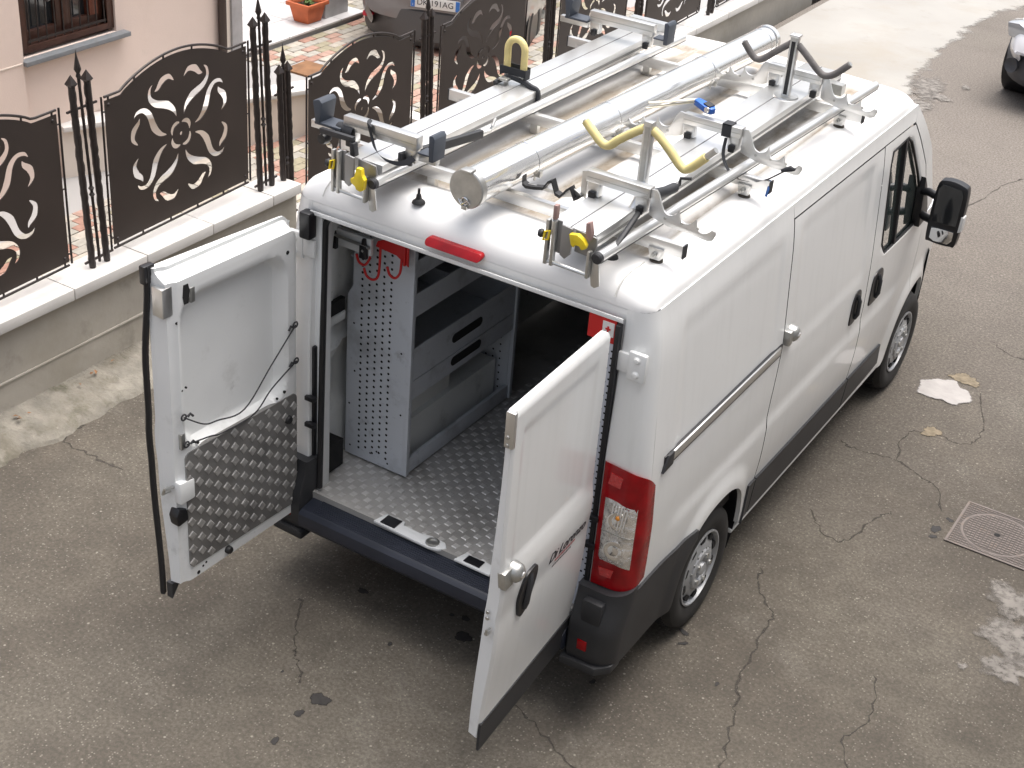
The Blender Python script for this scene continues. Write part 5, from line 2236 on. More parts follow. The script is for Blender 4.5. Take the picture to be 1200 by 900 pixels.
b.box(-.90, -.66, .30, .322, 1.770, 1.856)
b.build("rail_plate", WHITE_IN, lk2, bevel=.003)
b = MB()
b.cyl((-.91, .288, 1.826), (-.66, .288, 1.818), .008, 8)
b.build("rail_rod", STEEL_D, lk2)
for x in (-.868, -.692):
    b = MB()
    b.box(x - .020, x + .020, .278, .2995, 1.755, 1.822)
    b.prism([(x - .012, 1.822), (x + .012, 1.822), (x + .008, 1.856), (x - .008, 1.856)], lambda u, v, t: (u, t, v), .282, .298)
    c_ = b.build("clamp", BLACK, lk2, bevel=.004)
    b = MB()
    b.lathe([(.0001, .003), (.006, .002), (.007, 0)], (x, .278, 1.797), (0, -1, 0), 10)
    b.build("clamp_screw", STEEL, c_)
fa = MB()
fa.box(.645, .772, .028, .0325, 1.932, 2.040)
fa = tag(fa.build("wall_sign", RED, None), "red sheet with a white square behind the right rear door", "sign")
b = MB()
b.box(.712, .765, .0245, .0279, 1.962, 2.025)
sq = b.build("white_square", PLATE_W, fa)
b = MB()
b.box(.727, .750, .0222, .0244, 1.990, 1.998)
b.box(.7345, .7425, .0223, .0243, 1.981, 2.007)
b.build("red_cross", RED, sq)
ps = thing("perforated_strip", "pale perforated steel strip upright inside the right edge of the door opening", "strip", (.75, .03, .6))
holes = []
for j in range(38):
    holes.append((.748 if j % 2 else .728, .66 + j * .033, .0058))
    holes.append((.765, .676 + j * .033, .0050))
perf_panel("strip_plate", .030, .033, .773, lambda z: .690, .56, 1.93, holes, ps, mat("strip_grey", (.56, .59, .66), .5))
b = MB()
b.box(.774, .796, .012, .045, .56, 2.03)
b.build("strip_seal", SEAL_AND_GAP, van, bevel=.005)

# ------------------------------------------------------------------ roof rack
def roof_bar(y, label):
    t = thing("roof_bar", label, "roof bar", (0, y, 2.2), "aluminium roof bars across the van")
    b = MB()
    b.box(-.865, .885, y - .017, y + .017, 2.246, 2.300)
    b.build("bar", ALU_W, t, bevel=.003)
    for s_ in (-1, 1):
        b = MB()
        b.box(s_ * .888 - .003 - (0 if s_ > 0 else -.023), s_ * .888 + .003 - (0 if s_ > 0 else -.023), y - .0185, y + .0185, 2.244, 2.302)
        b.build("end_cap", PLASTIC, t)
        b = MB()
        x = s_ * .770
        zr = roof_z(x, y)
        b.prism([(x - .035, 2.262), (x + .035, 2.262), (x + .022, zr + .02), (x - .022, zr + .02)], lambda u, v, q: (u, q, v), y - .030, y - .0185)
        b.box(x - .024, x + .024, y - .028, y + .014, zr + .012, zr + .045)
        f_ = b.build("foot", ALU, t, bevel=.003)
        b = MB()
        b.lathe([(.029, 0), (.028, .008), (.022, .011), (.0001, .011)], (x, y - .005, zr - .002), (0, 0, 1), 16)
        b.build("foot_pad", mat("dirty_rubber", (.09, .08, .065), .9), f_)
        b = MB()
        b.lathe([(.012, 0), (.012, .012), (.006, .014), (.006, .03), (.0001, .03)], (x, y - .030, 2.235), (0, -1, 0), 8)
        b.build("clamp_bolt", STEEL_D, f_)
    # inner feet under the bar
    for x in (-.36, .28):
        b = MB()
        b.box(x - .02, x + .02, y - .014, y + .014, roof_z(x, y) + .001, 2.2455)
        b.build("inner_foot", ALU, t)
    return t

roof_bar(.34, "rearmost aluminium roof bar, nearest the open rear doors")
roof_bar(1.22, "middle aluminium roof bar, halfway along the van roof")
roof_bar(2.41, "front aluminium roof bar, nearest the cab")


def notched(side, y, root, x0, th=.010):
    """scalloped ladder plate, drooping away from the cross piece; side +1 outward, -1 inward"""
    up = [(0.0, 2.490), (.022, 2.492), (.034, 2.478), (.055, 2.430)]

    def notch(cx, cz, r_, a0, a1, n=7):
        return [(cx + r_ * math.cos(R(lerp(a0, a1, i / n))), cz + r_ * math.sin(R(lerp(a0, a1, i / n)))) for i in range(n + 1)]
    up += notch(.092, 2.440, .038, 195, 330)
    up += [(.132, 2.438)] + notch(.168, 2.421, .034, 180, 330)
    up += [(.210, 2.420)] + notch(.247, 2.403, .034, 178, 315)
    up += [(.285, 2.396), (.298, 2.392), (.303, 2.378), (.292, 2.352), (.270, 2.343), (.18, 2.350), (.09, 2.354), (.02, 2.372), (0, 2.380)]
    b = MB()
    b.prism(up, lambda u, v, t: (x0 + side * u, y + t, v), -th / 2, th / 2)
    pl = b.build("notched_plate", ALU_W, root, bevel=.0015)
    b = MB()
    for u in (.075, .15, .225):
        b.lathe([(.0001, .004), (.006, .003), (.007, 0)], (x0 + side * u, y - th / 2, 2.385), (0, -1, 0), 8)
    build_each(b, "plate_rivet", STEEL_D, pl)
    return pl


def cross_piece(x0, x1, y, root, h=.048):
    b = MB()
    b.box(x0, x1, y - .024, y + .024, 2.447, 2.447 + h)
    c = b.build("cross_piece", ALU, root, bevel=.004)
    b = MB()
    b.box(x0 + .006, x1 - .006, y - .0252, y - .0242, 2.447 + h * .42, 2.447 + h * .50)
    b.build("groove", STEEL_D, c)
    for x in (x0 + .035, x1 - .035):
        b = MB()
        b.box(x - .028, x + .028, y - .018, y + .018, 2.386, 2.4465)
        lg = b.build("leg_block", ALU, root, bevel=.004)
        b = MB()
        b.box(x - .016, x + .016, y - .034, y - .0185, 2.375, 2.410)
        b.build("knob", BLACK, lg, bevel=.006)
    return c


def beam_and_tube(xa, xb, y0, y1, tube_a, tube_b, root):
    b = MB()
    b.box(xa, xb, y0, y1, 2.322, 2.384)
    bm_ = b.build("beam", ALU_W, root, bevel=.004)
    xm = lerp(xa, xb, .46)
    b = MB()
    b.box(xm - .003, xm + .003, y0 + .001, y1 - .001, 2.3830, 2.3846)
    b.build("groove", mat("groove_dark", (.12, .12, .12), .8), bm_)
    b = MB()
    b.box(xb - .0005, xb + .0006, y0 + .002, y1 - .002, 2.337, 2.352)
    b.build("side_groove", mat("groove_grey", (.30, .30, .29), .6, metal=.4), bm_)
    for yy in (.34, 1.22, 2.41):
        b = MB()
        b.box(xa + .02, xb - .02, yy - .016, yy + .016, 2.3005, 2.3215)
        b.build("spacer", ALU, root)
    b = MB()
    b.tube([tube_a, tube_b], .0225, 16)
    tb = b.build("round_rail", ALU_W, root)
    b = MB()
    a_, c_ = Vector(tube_a), Vector(tube_b)
    off = Vector((.0175, -.002, -.0145))
    b.beam(a_ + off, c_ + off, .0045, .0045)
    b.build("rail_slot", mat("groove_dark", (.12, .12, .12), .8), tb)
    d_ = (c_ - a_).normalized()
    b = MB()
    b.lathe([(.0001, -.012), (.019, -.012), (.024, -.006), (.024, .012)], a_, d_, 16)
    b.build("rail_cap", PLASTIC, tb)
    for yy in (.34, 1.22, 2.41):
        t = (yy - a_.y) / (c_.y - a_.y)
        p = a_.lerp(c_, t)
        b = MB()
        b.box(p.x - .02, p.x + .02, yy - .015, yy + .015, 2.3005, p.z - .018)
        b.build("spacer", ALU, root)


def rear_clamp(x0, x1, root, ych=-.05):
    """drop-down hook frame at the rear end of a carrier"""
    b = MB()
    for x in (x0, x0 + .028):
        b.box(x - .007, x + .007, ych - .012, ych + .012, 2.232, 2.425)
    b.box(x1 - .006, x1 + .006, ych - .012, ych + .012, 2.228, 2.345)
    build_each(b, "hook_upright", STEEL_D, root, bevel=.002)
    b = MB()
    b.cyl((x0, ych, 2.245), (x1, ych, 2.240), .008, 8)
    b.cyl((x0 + .014, ych + .015, 2.236), (x1, ych + .015, 2.233), .006, 8)
    build_each(b, "hook_rod", ALU, root)
    b = MB()
    b.box(x0 + .008, x0 + .052, ych + .013, ych + .020, 2.285, 2.425)
    b.prism([(x0 + .062, 2.290), (x0 + .085, 2.278), (x0 + .110, 2.305), (x0 + .110, 2.415), (x0 + .062, 2.420)], lambda u, v, t: (u, t, v), ych - .006, ych + .004)
    b.prism([(x0 + .112, 2.31), (x0 + .185, 2.305), (x0 + .21, 2.355), (x0 + .205, 2.395), (x0 + .112, 2.405)], lambda u, v, t: (u, t, v), ych + .022, ych + .030)
    build_each(b, "clamp_plate", mat("clamp_grey", (.30, .30, .30), .45, metal=.7), root, bevel=.002)
    b = MB()
    b.prism([(x1 - .012, 2.315), (x1 + .034, 2.315), (x1 + .050, 2.20), (x1 + .028, 2.185), (x1 + .012, 2.19)], lambda u, v, t: (u, t, v), ych + .014, ych + .022)
    b.build("end_plate", ALU, root, bevel=.002)
    b = MB()
    b.tube([(x0 - .012, ych - .016, 2.335), (x0 - .004, ych - .018, 2.375), (x0 + .016, ych - .018, 2.385), (x0 + .010, ych - .016, 2.345)], .0055, 6, closed=True)
    b.build("pull_ring", YELLOW, root)
    b = MB()
    b.lathe([(.0001, .022), (.014, .020), (.019, .008), (.016, 0)], (x0 - .028, ych + .01, 2.350), (-1, -.3, 0), 12)
    b.build("side_knob", PLASTIC, root)


def foam_arm(px, py, pts, m_, root, r_=.0165, bare=0.0):
    P = smooth_path([(px + x, py + y, z) for x, y, z in pts], 6)
    b = MB()
    b.tube(P, r_, 12)
    a = b.build("padded_arm", m_, root)
    b = MB()
    d = (P[-1] - P[-2]).normalized()
    b.cyl(P[-1] - d * .002, P[-1] + d * (.006 + bare), r_ * .72, 12)
    b.build("arm_tube", STEEL_D, a)
    return a

# right-hand ladder carrier
rc = thing("ladder_carrier", "aluminium ladder carrier with notched plates along the side of the van facing the road", "ladder carrier", (.6, 1.3, 2.32))
beam_and_tube(.425, .640, .02, 2.70, (.688, -.045, 2.322), (.800, 2.80, 2.322), rc)
for y in (.36, 1.26, 2.24):
    cross_piece(.405, .700, y, rc)
    notched(1, y - (.006 if y != 1.26 else 0), rc, .702)
for y in (1.26, 2.24):
    notched(-1, y, rc, .403)
b = MB()
b.prism([(.375, 2.477), (.403, 2.485), (.403, 2.385), (.375, 2.370)], lambda u, v, t: (u, t, v), .355, .365)
b.prism([(.375, 2.372), (.40, 2.355), (.40, 2.384)], lambda u, v, t: (u, t, v), .355, .365)
build_each(b, "plate_stub", ALU, rc, bevel=.001)
zz_ = [(.383, 2.368), (.360, 2.352), (.338, 2.398), (.318, 2.380), (.292, 2.345), (.268, 2.352), (.247, 2.402), (.228, 2.392), (.207, 2.358), (.165, 2.348), (.123, 2.342), (.106, 2.352), (.104, 2.382)]
b = MB()
P0 = [Vector((x, .345, z)) for x, z in zz_]
nr = [[(p.x, p.y - .016, p.z + .004) for p in P0], [(p.x, p.y + .020, p.z + .004) for p in P0]]
b.grid(nr, False)
b.grid([[(a[0], a[1], a[2] - .013) for a in r_] for r_ in nr], False, flip=True)
for r_ in (0, 1):
    b.grid([nr[r_], [(a[0], a[1], a[2] - .013) for a in nr[r_]]], False)
b.build("rubber_strip", SEAL_AND_GAP, rc)
b = MB()
b.prism([(.38, 2.36), (.30, 2.335), (.20, 2.338), (.12, 2.330), (.105, 2.345), (.20, 2.356), (.29, 2.350), (.34, 2.39), (.38, 2.37)], lambda u, v, t: (u, t, v), .352, .360)
b.build("notched_plate", ALU, rc)
# uprights with padded arms
for (py, m_, zt, lab) in ((.55, FOAM_Y, 2.690, 'y'), (2.11, FOAM_G, 2.690, 'g')):
    b = MB()
    b.box(.543, .583, py - .018, py + .018, 2.386, zt)
    up_ = b.build("upright", ALU, rc, bevel=.003)
    b = MB()
    b.lathe([(.065, 0), (.062, .006), (.0001, .006)], (.563, py, 2.3845), (0, 0, 1), 20)
    b.build("base_disc", ALU, up_)
    b = MB()
    b.box(.553, .573, py - .0205, py - .0185, 2.40, zt - .02)
    b.build("upright_slot", BLACK if lab == 'g' else STEEL_D, up_)
    if lab == 'y':
        foam_arm(.563, py, [(-.018, 0, 2.655), (-.06, -.004, 2.628), (-.13, -.006, 2.575), (-.172, -.006, 2.538), (-.21, -.006, 2.540), (-.255, -.004, 2.575), (-.30, 0, 2.612)], FOAM_Y, rc, .019)
        foam_arm(.563, py, [(.018, 0, 2.655), (.055, 0, 2.632), (.11, 0, 2.585), (.165, 0, 2.535), (.20, .0, 2.535), (.27, 0, 2.605)], FOAM_Y, rc, .019, .05)
    else:
        foam_arm(.563, py, [(-.018, 0, 2.655), (-.08, 0, 2.605), (-.15, 0, 2.545), (-.185, 0, 2.535), (-.215, 0, 2.552), (-.265, 0, 2.605)], FOAM_G, rc, .017)
        foam_arm(.563, py, [(.018, 0, 2.655), (.07, 0, 2.615), (.155, 0, 2.545), (.20, 0, 2.540), (.24, 0, 2.565), (.295, 0, 2.620)], FOAM_G, rc, .017)
b = MB()
b.box(.538, .588, 2.085, 2.135, 2.691, 2.703)
b.build("upright_cap", ALU_W, rc, bevel=.003)
rear_clamp(.462, .655, rc)
b = MB()
b.prism([(.632, 2.462), (.650, 2.470), (.662, 2.42), (.655, 2.39), (.636, 2.40)], lambda u, v, t: (u, t, v), -.065, -.04)
b.prism([(.478, 2.49), (.494, 2.49), (.494, 2.43), (.478, 2.43)], lambda u, v, t: (u, t, v), -.055, -.03)
build_each(b, "rubber_flap", PINK_R, rc, bevel=.003)
b = MB()
b.prism([(.572, 2.405), (.610, 2.412), (.640, 2.395), (.652, 2.378), (.650, 2.362), (.632, 2.352), (.622, 2.366), (.604, 2.366), (.596, 2.352), (.584, 2.362)], lambda u, v, t: (u, t, v), -.085, -.060)
b.build("release_lever", YELLOW, rc, bevel=.005)
b = MB()
b.tube([(.700, .08, 2.330), (.66, .36, 2.385), (.655, .42, 2.41)], .013, 8)
b.tube([(.655, .40, 2.43), (.668, .56, 2.402), (.672, .64, 2.395)], .0225, 12)
b.tube([(.672, .64, 2.395), (.676, .68, 2.398), (.676, .685, 2.425), (.72, .70, 2.43)], .008, 8)
build_each(b, "crank_handle", PLASTIC, rc)
b = MB()
b.tube([(.52, .12, 2.345), (.60, .30, 2.350), (.62, .36, 2.375), (.628, .385, 2.42)], .017, 10)
b.build("swing_arm", ALU, rc)
b = MB()
b.box(.35, .70, 2.56, 2.62, 2.30, 2.355)
b.build("front_stop", STEEL_D, rc)

# left-hand ladder carrier
lc = thing("ladder_carrier", "aluminium ladder carrier with black padded end stops along the fence side of the van", "ladder carrier", (-.5, 1.3, 2.32))
beam_and_tube(-.605, -.405, .02, 2.72, (-.405, -.045, 2.322), (-.345, 2.80, 2.322), lc)
for y in (.14, 2.32):
    cross_piece(-.69, -.30, y, lc, .062)
    b = MB()
    b.box(-.875, -.70, y - .016, y + .016, 2.405, 2.440)
    b.box(-.295, -.205, y - .016, y + .016, 2.405, 2.440)
    build_each(b, "telescopic_bar", ALU, lc, bevel=.003)
    b = MB()
    b.prism([(-.822, 2.455), (-.800, 2.450), (-.785, 2.545), (-.800, 2.560), (-.835, 2.548)], lambda u, v, t: (u, t, v), y - .055, y + .05)
    b.box(-.83, -.69, y - .05, y + .045, 2.441, 2.454)
    b.prism([(-.226, 2.425), (-.204, 2.425), (-.200, 2.53), (-.210, 2.545), (-.230, 2.540)], lambda u, v, t: (u, t, v), y - .04, y + .05)
    b.box(-.292, -.231, y - .03, y + .045, 2.441, 2.450)
    build_each(b, "end_pad", mat("pad_slate", (.055, .066, .085), .55), lc, bevel=.004)
b = MB()
b.lathe([(.0001, .03), (.022, .028), (.028, .0), (.022, -.02), (.0001, -.02)], (-.765, .085, 2.395), (0, -1, 0), 14)
b.build("side_knob", BLACK, lc)
b = MB()
b.beam((-.765, .055, 2.440), (-.57, .035, 2.452), .022, .024)
b.prism([(-.585, 2.44), (-.56, 2.44), (-.550, 2.375), (-.578, 2.375)], lambda u, v, t: (u, t, v), .02, .05)
build_each(b, "lever", PLASTIC, lc, bevel=.004)
b = MB()
b.lathe([(.030, -.025), (.034, 0), (.030, .025)], (-.70, .13, 2.437), (1, 0, 0), 14)
b.lathe([(.030, -.02), (.033, 0), (.030, .02)], (-.655, .13, 2.437), (1, 0, 0), 14)
build_each(b, "strap_roll", STRAP_B, lc)
rear_clamp(-.610, -.440, lc)
b = MB()
b.prism([(-.462, 2.392), (-.436, 2.392), (-.432, 2.362), (-.418, 2.345), (-.424, 2.298), (-.440, 2.288), (-.462, 2.292), (-.468, 2.306), (-.490, 2.316), (-.494, 2.334), (-.474, 2.345)], lambda u, v, t: (u, t, v), -.090, -.066)
b.build("release_lever", YELLOW, lc, bevel=.005)
b = MB()
b.box(-.60, -.36, 2.60, 2.655, 2.385, 2.43)
b.build("front_stop", ALU, lc)
# long slate-grey crank bar lying beside the beam
b = MB()
b.beam((-.375, .10, 2.405), (-.28, .60, 2.395), .026, .04)
b.build("crank_bar", PLASTIC, lc, bevel=.006)
b = MB()
b.tube([(-.28, .60, 2.395), (-.272, .66, 2.395), (-.27, .668, 2.41), (-.30, .74, 2.42)], .008, 8)
b.build("crank_rod", STEEL_D, lc)

# yellow foam hook tied to the left beam
yh = thing("foam_hook", "yellow foam covered U shaped hook strapped upright on the left ladder carrier", "hook", (-.56, 1.32, 2.385))
b = MB()
pts = [(-.605, 1.32, 2.425), (-.606, 1.32, 2.50)] + [(-.558 + .049 * math.cos(R(a)), 1.32, 2.545 + .055 * math.sin(R(a))) for a in range(180, -1, -20)] + [(-.509, 1.32, 2.50), (-.509, 1.32, 2.435)]
b.tube(smooth_path(pts, 4), .0175, 12)
b.build("foam_sleeve", FOAM_Y, yh)
b = MB()
b.tube([(-.606, 1.32, 2.388), (-.605, 1.32, 2.43)], .012, 10)
b.tube([(-.509, 1.32, 2.388), (-.509, 1.32, 2.44)], .012, 10)
build_each(b, "hook_leg", STEEL_D, yh)
ys = thing("strap", "black webbing strap wound round the foot of the yellow foam hook", "strap", (-.56, 1.32, 2.39))
b = MB()
b.box(-.632, -.484, 1.296, 1.299, 2.425, 2.462)
b.box(-.632, -.629, 1.297, 1.343, 2.41, 2.455)
b.box(-.487, -.484, 1.297, 1.343, 2.41, 2.462)
b.box(-.632, -.484, 1.342, 1.345, 2.43, 2.468)
b.tube(smooth_path([(-.61, 1.22, 2.392), (-.60, 1.27, 2.402), (-.57, 1.30, 2.412), (-.50, 1.31, 2.400), (-.44, 1.29, 2.395), (-.402, 1.29, 2.38), (-.395, 1.285, 2.31)], 5), .013, 6)
b.build("webbing", STRAP_B, ys)
b = MB()
b.box(-.60, -.55, 1.235, 1.275, 2.404, 2.418)
b.build("buckle", STEEL_D, ys, bevel=.004)

# polished pipe tube in the middle
pt = thing("pipe_tube", "long polished steel tube with hinged end cap lying on the roof bars", "pipe tube", (.05, 1.4, 2.385))
A0, A1 = Vector((.0, .055, 2.383)), Vector((.105, 2.92, 2.383))
dd_ = (A1 - A0).normalized()
b = MB()
b.tube([A0.lerp(A1, k / 24) for k in range(25)], .079, 48)
tb_ = b.build("tube", STEEL, pt)
for o_, nm in ((A0, "end_cap"), (A1, "end_cap")):
    sgn = -1 if o_ is A0 else 1
    b = MB()
    b.lathe([(.0001, .004), (.081, .004), (.086, .0), (.086, -.030), (.0805, -.032)], o_, dd_ * sgn, 48)
    b.build(nm, STEEL_D if sgn < 0 else STEEL, pt, bevel=0)
b = MB()
for k in (.155, .40, .735, .97):
    p = A0.lerp(A1, k)
    b.lathe([(.0795, -.010), (.0815, -.009), (.0815, .009), (.0795, .010)], p, dd_, 48)
build_each(b, "band", STEEL, pt)
b = MB()
for k in (.155, .40, .735):
    p = A0.lerp(A1, k)
    b.box(p.x + .055, p.x + .085, p.y - .012, p.y + .012, p.z - .060, p.z - .03)
    b.box(p.x + .05, p.x + .056, p.y - .008, p.y + .008, 2.301, p.z - .05)
build_each(b, "band_clip", STEEL_D, pt, bevel=.003)
b = MB()
b.tube([A0 + Vector((.0 + .016 * math.cos(a), -.008, -.052 + .016 * math.sin(a))) for a in [k * PI / 5 for k in range(10)]], .0035, 6, closed=True)
b.tube([A0 + Vector((-.03, -.010, -.048)), A0 + Vector((-.012, -.012, -.07)), A0 + Vector((.018, -.012, -.045)), A0 + Vector((.028, -.010, -.06))], .003, 6)
build_each(b, "latch_ring", CHROME, pt)
b = MB()
b.box(-.012, .014, .040, .062, 2.295, 2.312)
b.box(-.02, .03, .03, .075, 2.462, 2.474)
build_each(b, "cap_hinge", STEEL_D, pt, bevel=.002)

# straps
rs = thing("ratchet_strap", "blue ratchet buckle with cream webbing on the middle cross piece", "ratchet strap", (.48, 1.27, 2.5))
b = MB()
M = Matrix.Translation((.485, 1.30, 2.522)) @ Euler((.1, .15, -.35)).to_matrix().to_4x4()
b.prism([(-.065, -.018), (.02, -.024), (.045, -.012), (.05, .012), (.03, .024), (-.02, .022), (-.065, .012)], lambda u, v, t: M @ Vector((u, v, t)), -.010, .020)
bk = b.build("buckle", BLUE, rs, bevel=.005)
b = MB()
b.lathe([(.0001, .008), (.012, .007), (.014, 0)], M @ Vector((.026, -.020, .010)), M.to_3x3() @ Vector((0, -1, .4)), 14)
b.build("ratchet_wheel", ALU, bk)
b = MB()
b.box(-.01, .03, -.012, .022, .0205, .026, M)
b.build("release_tab", BLACK, bk)
b = MB()
for z_, w_ in ((.004, 0), (.016, .02)):
    b.beam(M @ Vector((-.06, .0, z_)), Vector((.25, 1.16 + w_, 2.50 + w_)), .022, .003)
build_each(b, "webbing", STRAP_W, rs)
s2 = thing("strap", "black strap round the middle cross piece, its tail sagging to the notched plate", "strap", (.66, 1.26, 2.47))
b = MB()
b.box(.605, .650, 1.232, 1.2355, 2.440, 2.500)
b.box(.605, .650, 1.232, 1.288, 2.4965, 2.500)
b.box(.605, .650, 1.2845, 1.288, 2.440, 2.500)
P = smooth_path([(.635, 1.225, 2.44), (.65, 1.19, 2.36), (.72, 1.16, 2.30), (.80, 1.18, 2.285), (.86, 1.22, 2.30), (.92, 1.245, 2.345), (.955, 1.25, 2.372)], 6)
wv = [.010] * len(P)
b.grid([[p + Vector((-.003, -.012, .004)) for p in P], [p + Vector((.004, .012, -.002)) for p in P]], True)
b.tube([(.915, 1.248, 2.35), (.955, 1.25, 2.372), (.975, 1.25, 2.372)], [.008, .014, .006], 8)
b.build("webbing", STRAP_B, s2)
b = MB()
b.tube([(.878, 1.225, 2.30), (.885, 1.20, 2.27), (.883, 1.19, 2.235)], .006, 6)
b.build("strap_tail", mat("strap_blue", (.03, .10, .30), .7), s2)
s3 = thing("strap", "dark webbing strap hanging over the left rear cross piece", "strap", (-.5, .12, 2.45))
b = MB()
P = smooth_path([(-.56, .150, 2.513), (-.545, .108, 2.510), (-.53, .108, 2.46), (-.49, .09, 2.41), (-.42, .07, 2.392), (-.34, .07, 2.40), (-.29, .085, 2.435)], 6)
b.grid([[p + Vector((-.012, 0, .004)) for p in P], [p + Vector((.014, -.004, -.010)) for p in P]], True)
b.build("webbing", STRAP_B, s3)
s4 = thing("strap", "faded blue strap knotted at the foot of the yellow padded upright", "strap", (.56, .5, 2.39))
b = MB()
b.tube(smooth_path([(.545, .53, 2.40), (.563, .525, 2.412), (.585, .53, 2.404), (.60, .545, 2.398)], 5), .012, 8)
b.build("webbing", mat("strap_pale_blue", (.12, .33, .62), .7), s4)

# small fittings on the roof
for lb, x, y in (("short black aerial base on the roof beside the right rear bar foot", .62, .22), ("short black aerial base on the roof beside the left rear bar foot", -.28, .12)):
    t = thing("aerial_base", lb, "aerial base", (x, y, roof_z(x, y)), "black aerial bases on the roof")
    b = MB()
    z = roof_z(x, y)
    b.lathe([(.030, 0), (.028, .008), (.014, .020), (.010, .04), (.006, .042), (.006, .066), (.0001, .067)], (x, y, z), (0, 0, 1), 14)
    b.build("base", RUBBER, t)

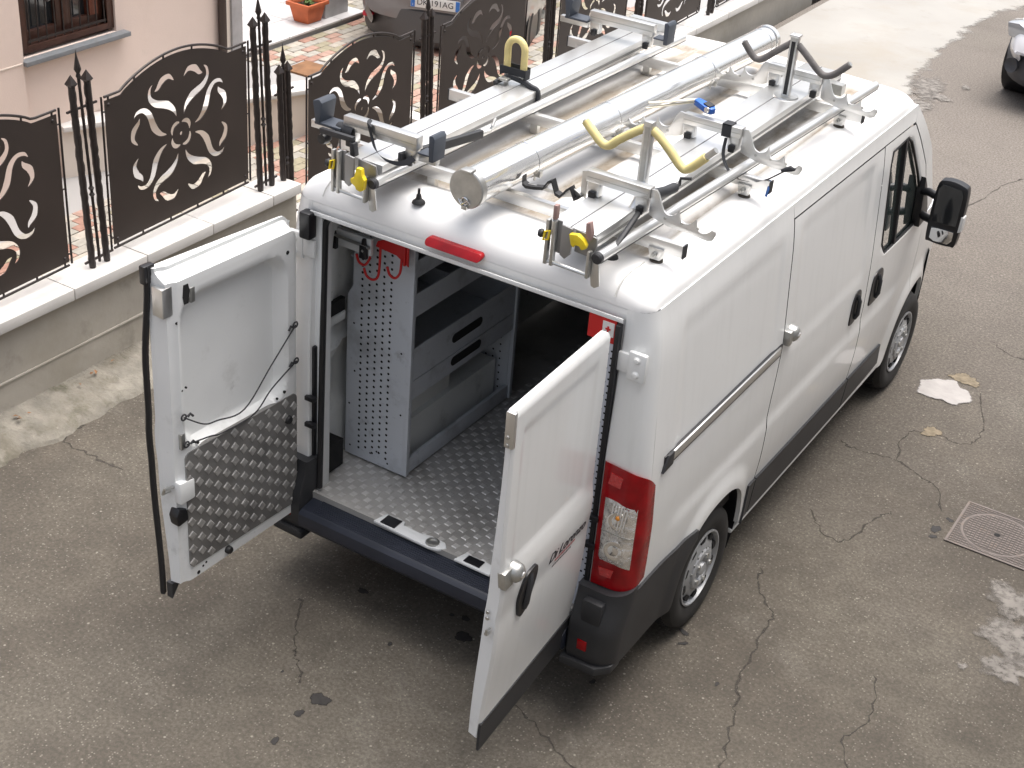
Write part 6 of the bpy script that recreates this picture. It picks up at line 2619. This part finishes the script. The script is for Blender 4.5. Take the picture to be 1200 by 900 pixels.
# ------------------------------------------------------------------ other cars
def car(name, label, cat, loc, rz, L_, W_, H_, paint, suv=True, plate=None):
    t = thing(name, label, cat, loc)
    M = Matrix.Rotation(rz, 4, 'Z')          # local: nose towards -y

    def put(mb, nm, m_, par=t, **kw):
        o = mb.build(nm, m_, None, **kw)
        o.parent = par
        return o
    # body: sections along y
    st = [(-.50, .55, .62, .36, .70), (-.485, .50, .78, .40, .84), (-.44, .40, .90, .46, .92), (-.36, .30, .97, .49, .97), (-.22, .27, 1.02, .50, 1.0), (0, .26, 1.05, .50, 1.0),
          (.25, .27, 1.08, .50, 1.0), (.38, .30, 1.09, .495, .99), (.455, .36, 1.08, .475, .97), (.490, .42, 1.04, .45, .93), (.50, .50, .92, .42, .86)]
    k_ = H_ / 1.65
    P = []
    for (fy, z0, z1, hw, _) in st:
        y = fy * L_
        w = hw * W_
        z0, z1 = z0 * k_, z1 * k_
        P.append([(-w * .86, y, z0), (-w * .97, y, z0 + .10), (-w, y, lerp(z0, z1, .42)), (-w * .985, y, lerp(z0, z1, .72)), (-w * .93, y, z1 - .03), (-w * .85, y, z1),
                  (0, y, z1 + .025), (w * .85, y, z1), (w * .93, y, z1 - .03), (w * .985, y, lerp(z0, z1, .72)), (w, y, lerp(z0, z1, .42)), (w * .97, y, z0 + .10), (w * .86, y, z0)])
    b = MB()
    b.grid(P, True)
    b.add(P[0], [tuple(range(13))])
    b.add(P[-1], [tuple(range(13))[::-1]])
    body = put(b, "body", paint, bevel=0)
    body.modifiers.new("round", 'SUBSURF').render_levels = 2
    # cabin
    gl = MB()
    cab = [(-.20, 1.00, .45), (-.06, 1.62, .38), (.10, 1.655, .385), (.36, 1.60, .37), (.455, 1.08, .44)]
    G = []
    for fy, z, hw in cab:
        G.append([(-hw * W_, fy * L_, z * k_), (0, fy * L_ - .02, z * k_ + .02), (hw * W_, fy * L_, z * k_)])
    gl.grid(G, True)
    put(gl, "roof", paint)
    gl = MB()
    for s_ in (-1, 1):
        gl.add([(s_ * hw * W_, fy * L_, z * k_) for fy, z, hw in cab], [tuple(range(5)) if s_ > 0 else tuple(range(4, -1, -1))])
    build_l = build_each(gl, "side_window", GLASS_D)
    for o in build_l:
        o.parent = t
    # bumpers
    for (yy, s_) in ((-.5, -1), (.5, 1)):
        b = MB()
        rows = []
        for z, o_ in ((.24 * k_, -.05), (.32 * k_, .02), (.50 * k_, .035), (.62 * k_, .02), (.66 * k_, -.03)):
            row = []
            for q in range(17):
                u = q / 8 - 1
                x = .485 * W_ * math.copysign(abs(u) ** .85, u)
                row.append((x, s_ * (L_ * .5 + o_ - .42 * abs(u) ** 3.0), z))
            rows.append(row)
        b.grid(rows, True, flip=(s_ < 0))
        put(b, "bumper", CARPLAST if s_ < 0 else mat("bumper_dark_grey", (.085, .083, .085), .5))
    # wheels
    for s_ in (-1, 1):
        for fy in (-.315, .29):
            b = MB()
            c = Vector((s_ * (W_ * .5 - .02), fy * L_, .33))
            b.lathe([(.19, -.20), (.30, -.21), (.33, -.19), (.335, -.10), (.33, -.02), (.30, 0), (.21, .0), (.20, -.03)], c, (s_, 0, 0), 40)
            ty = put(b, "wheel", TYRE)
            b = MB()
            b.lathe([(.20, -.03), (.19, -.04), (.12, -.05), (.05, -.02), (.0001, -.015)], c, (s_, 0, 0), 40)
            rm = put(b, "rim", RIM, ty)
            b = MB()
            for q in range(5):
                a = 2 * PI * q / 5
                b.beam(c + Vector((s_ * -.03, .05 * math.cos(a), .05 * math.sin(a))), c + Vector((s_ * -.022, .185 * math.cos(a), .185 * math.sin(a))), .035, .03, up=(1, 0, 0))
            for o in build_each(b, "spoke", RIM):
                o.parent = ty
            b = MB()
            b.lathe([(.0001, .0), (.40, .0), (.40, -.30)], c + Vector((s_ * -.004, 0, .02)), (s_, 0, 0), 36)
            put(b, "wheel_well", BLACK)
    # lamps
    for s_ in (-1, 1):
        b = MB()
        b.prism([(.20, .80), (.43, .84), (.475, 1.0), (.40, 1.02), (.24, .93)], lambda u, v, q: (s_ * u * W_, .445 * L_ + q - .22 * max(0, u - .30), v * k_ + .0), .05, .21)
        put(b, "tail_lamp", REDLENS, bevel=.015)
        b = MB()
        b.box(s_ * .42 * W_ - .05, s_ * .42 * W_ + .05, .455 * L_, .4885 * L_ - .03, .47 * k_, .52 * k_)
        put(b, "reflector", mat("bright_reflector", (.6, .02, .05), .2), bevel=.008)
        b = MB()
        b.prism([(.26, .70), (.45, .72), (.475, .86), (.40, .88), (.28, .80)], lambda u, v, q: (s_ * u * W_, -.452 * L_ + q + .42 * max(0, u - .30), v * k_), -.12, .12)
        put(b, "headlamp", mat("headlamp_glass", (.42, .43, .45), .1, metal=.3, coat=1.0), bevel=.015)
        b = MB()
        b.lathe([(.07, -.02), (.075, .02), (.06, .012), (.04, .0), (.0001, -.005)], (s_ * .37 * W_, -.4855 * L_, .45 * k_), (s_ * .25, -1, 0), 18)
        put(b, "fog_lamp", CARPLAST)
    if plate:
        b = MB()
        b.box(-.29, .29, .49 * L_ - .02, .5 * L_ + .028, .66, .80)
        pn = put(b, "plate_recess", paint, bevel=.012)
        b = MB()
        py = .5 * L_ + .030
        b.box(-.26, .26, py, py + .008, .675, .785)
        pl = put(b, "number_plate", PLATE_W, bevel=.002)
        b = MB()
        b.box(-.258, -.215, py + .008, py + .0095, .677, .783)
        b.box(.215, .258, py + .008, py + .0095, .677, .783)
        for o in build_each(b, "plate_band", PLATE_B):
            o.parent = pl
        MM = Matrix(((-1, 0, 0, 0), (0, 0, 1, py + .0094), (0, 1, 0, .73), (0, 0, 0, 1)))
        tx = text_mesh(plate, .085, INK, "plate_number", MM, .0004)
        tx.parent = pl
        tx = text_mesh("I", .035, PLATE_W, "plate_country", Matrix(((-1, 0, 0, .236), (0, 0, 1, py + .0100), (0, 1, 0, .70), (0, 0, 0, 1))), .0004)
        tx.parent = pl
    t.rotation_euler = (0, 0, rz)
    return t

suv = car("parked_car", "grey parked car with pale plate in the courtyard behind the iron gate", "car", (0, 0, 0), R(20 + 180), 4.3, 1.80, 1.66, CARGREY, plate="DK 191AG")
q_ = Matrix.Rotation(R(200), 3, 'Z') @ Vector((0, 2.15 + .03, .73))
suv.location = Vector((-5.29, 7.63, .43)) - q_
wc = car("parked_car", "white parked car with grey plastic bumper at the top right corner", "car", (0, 0, 0), R(-8), 4.1, 1.74, 1.52, CARWHITE)
wc.location = Vector((.86, 12.10, 0))
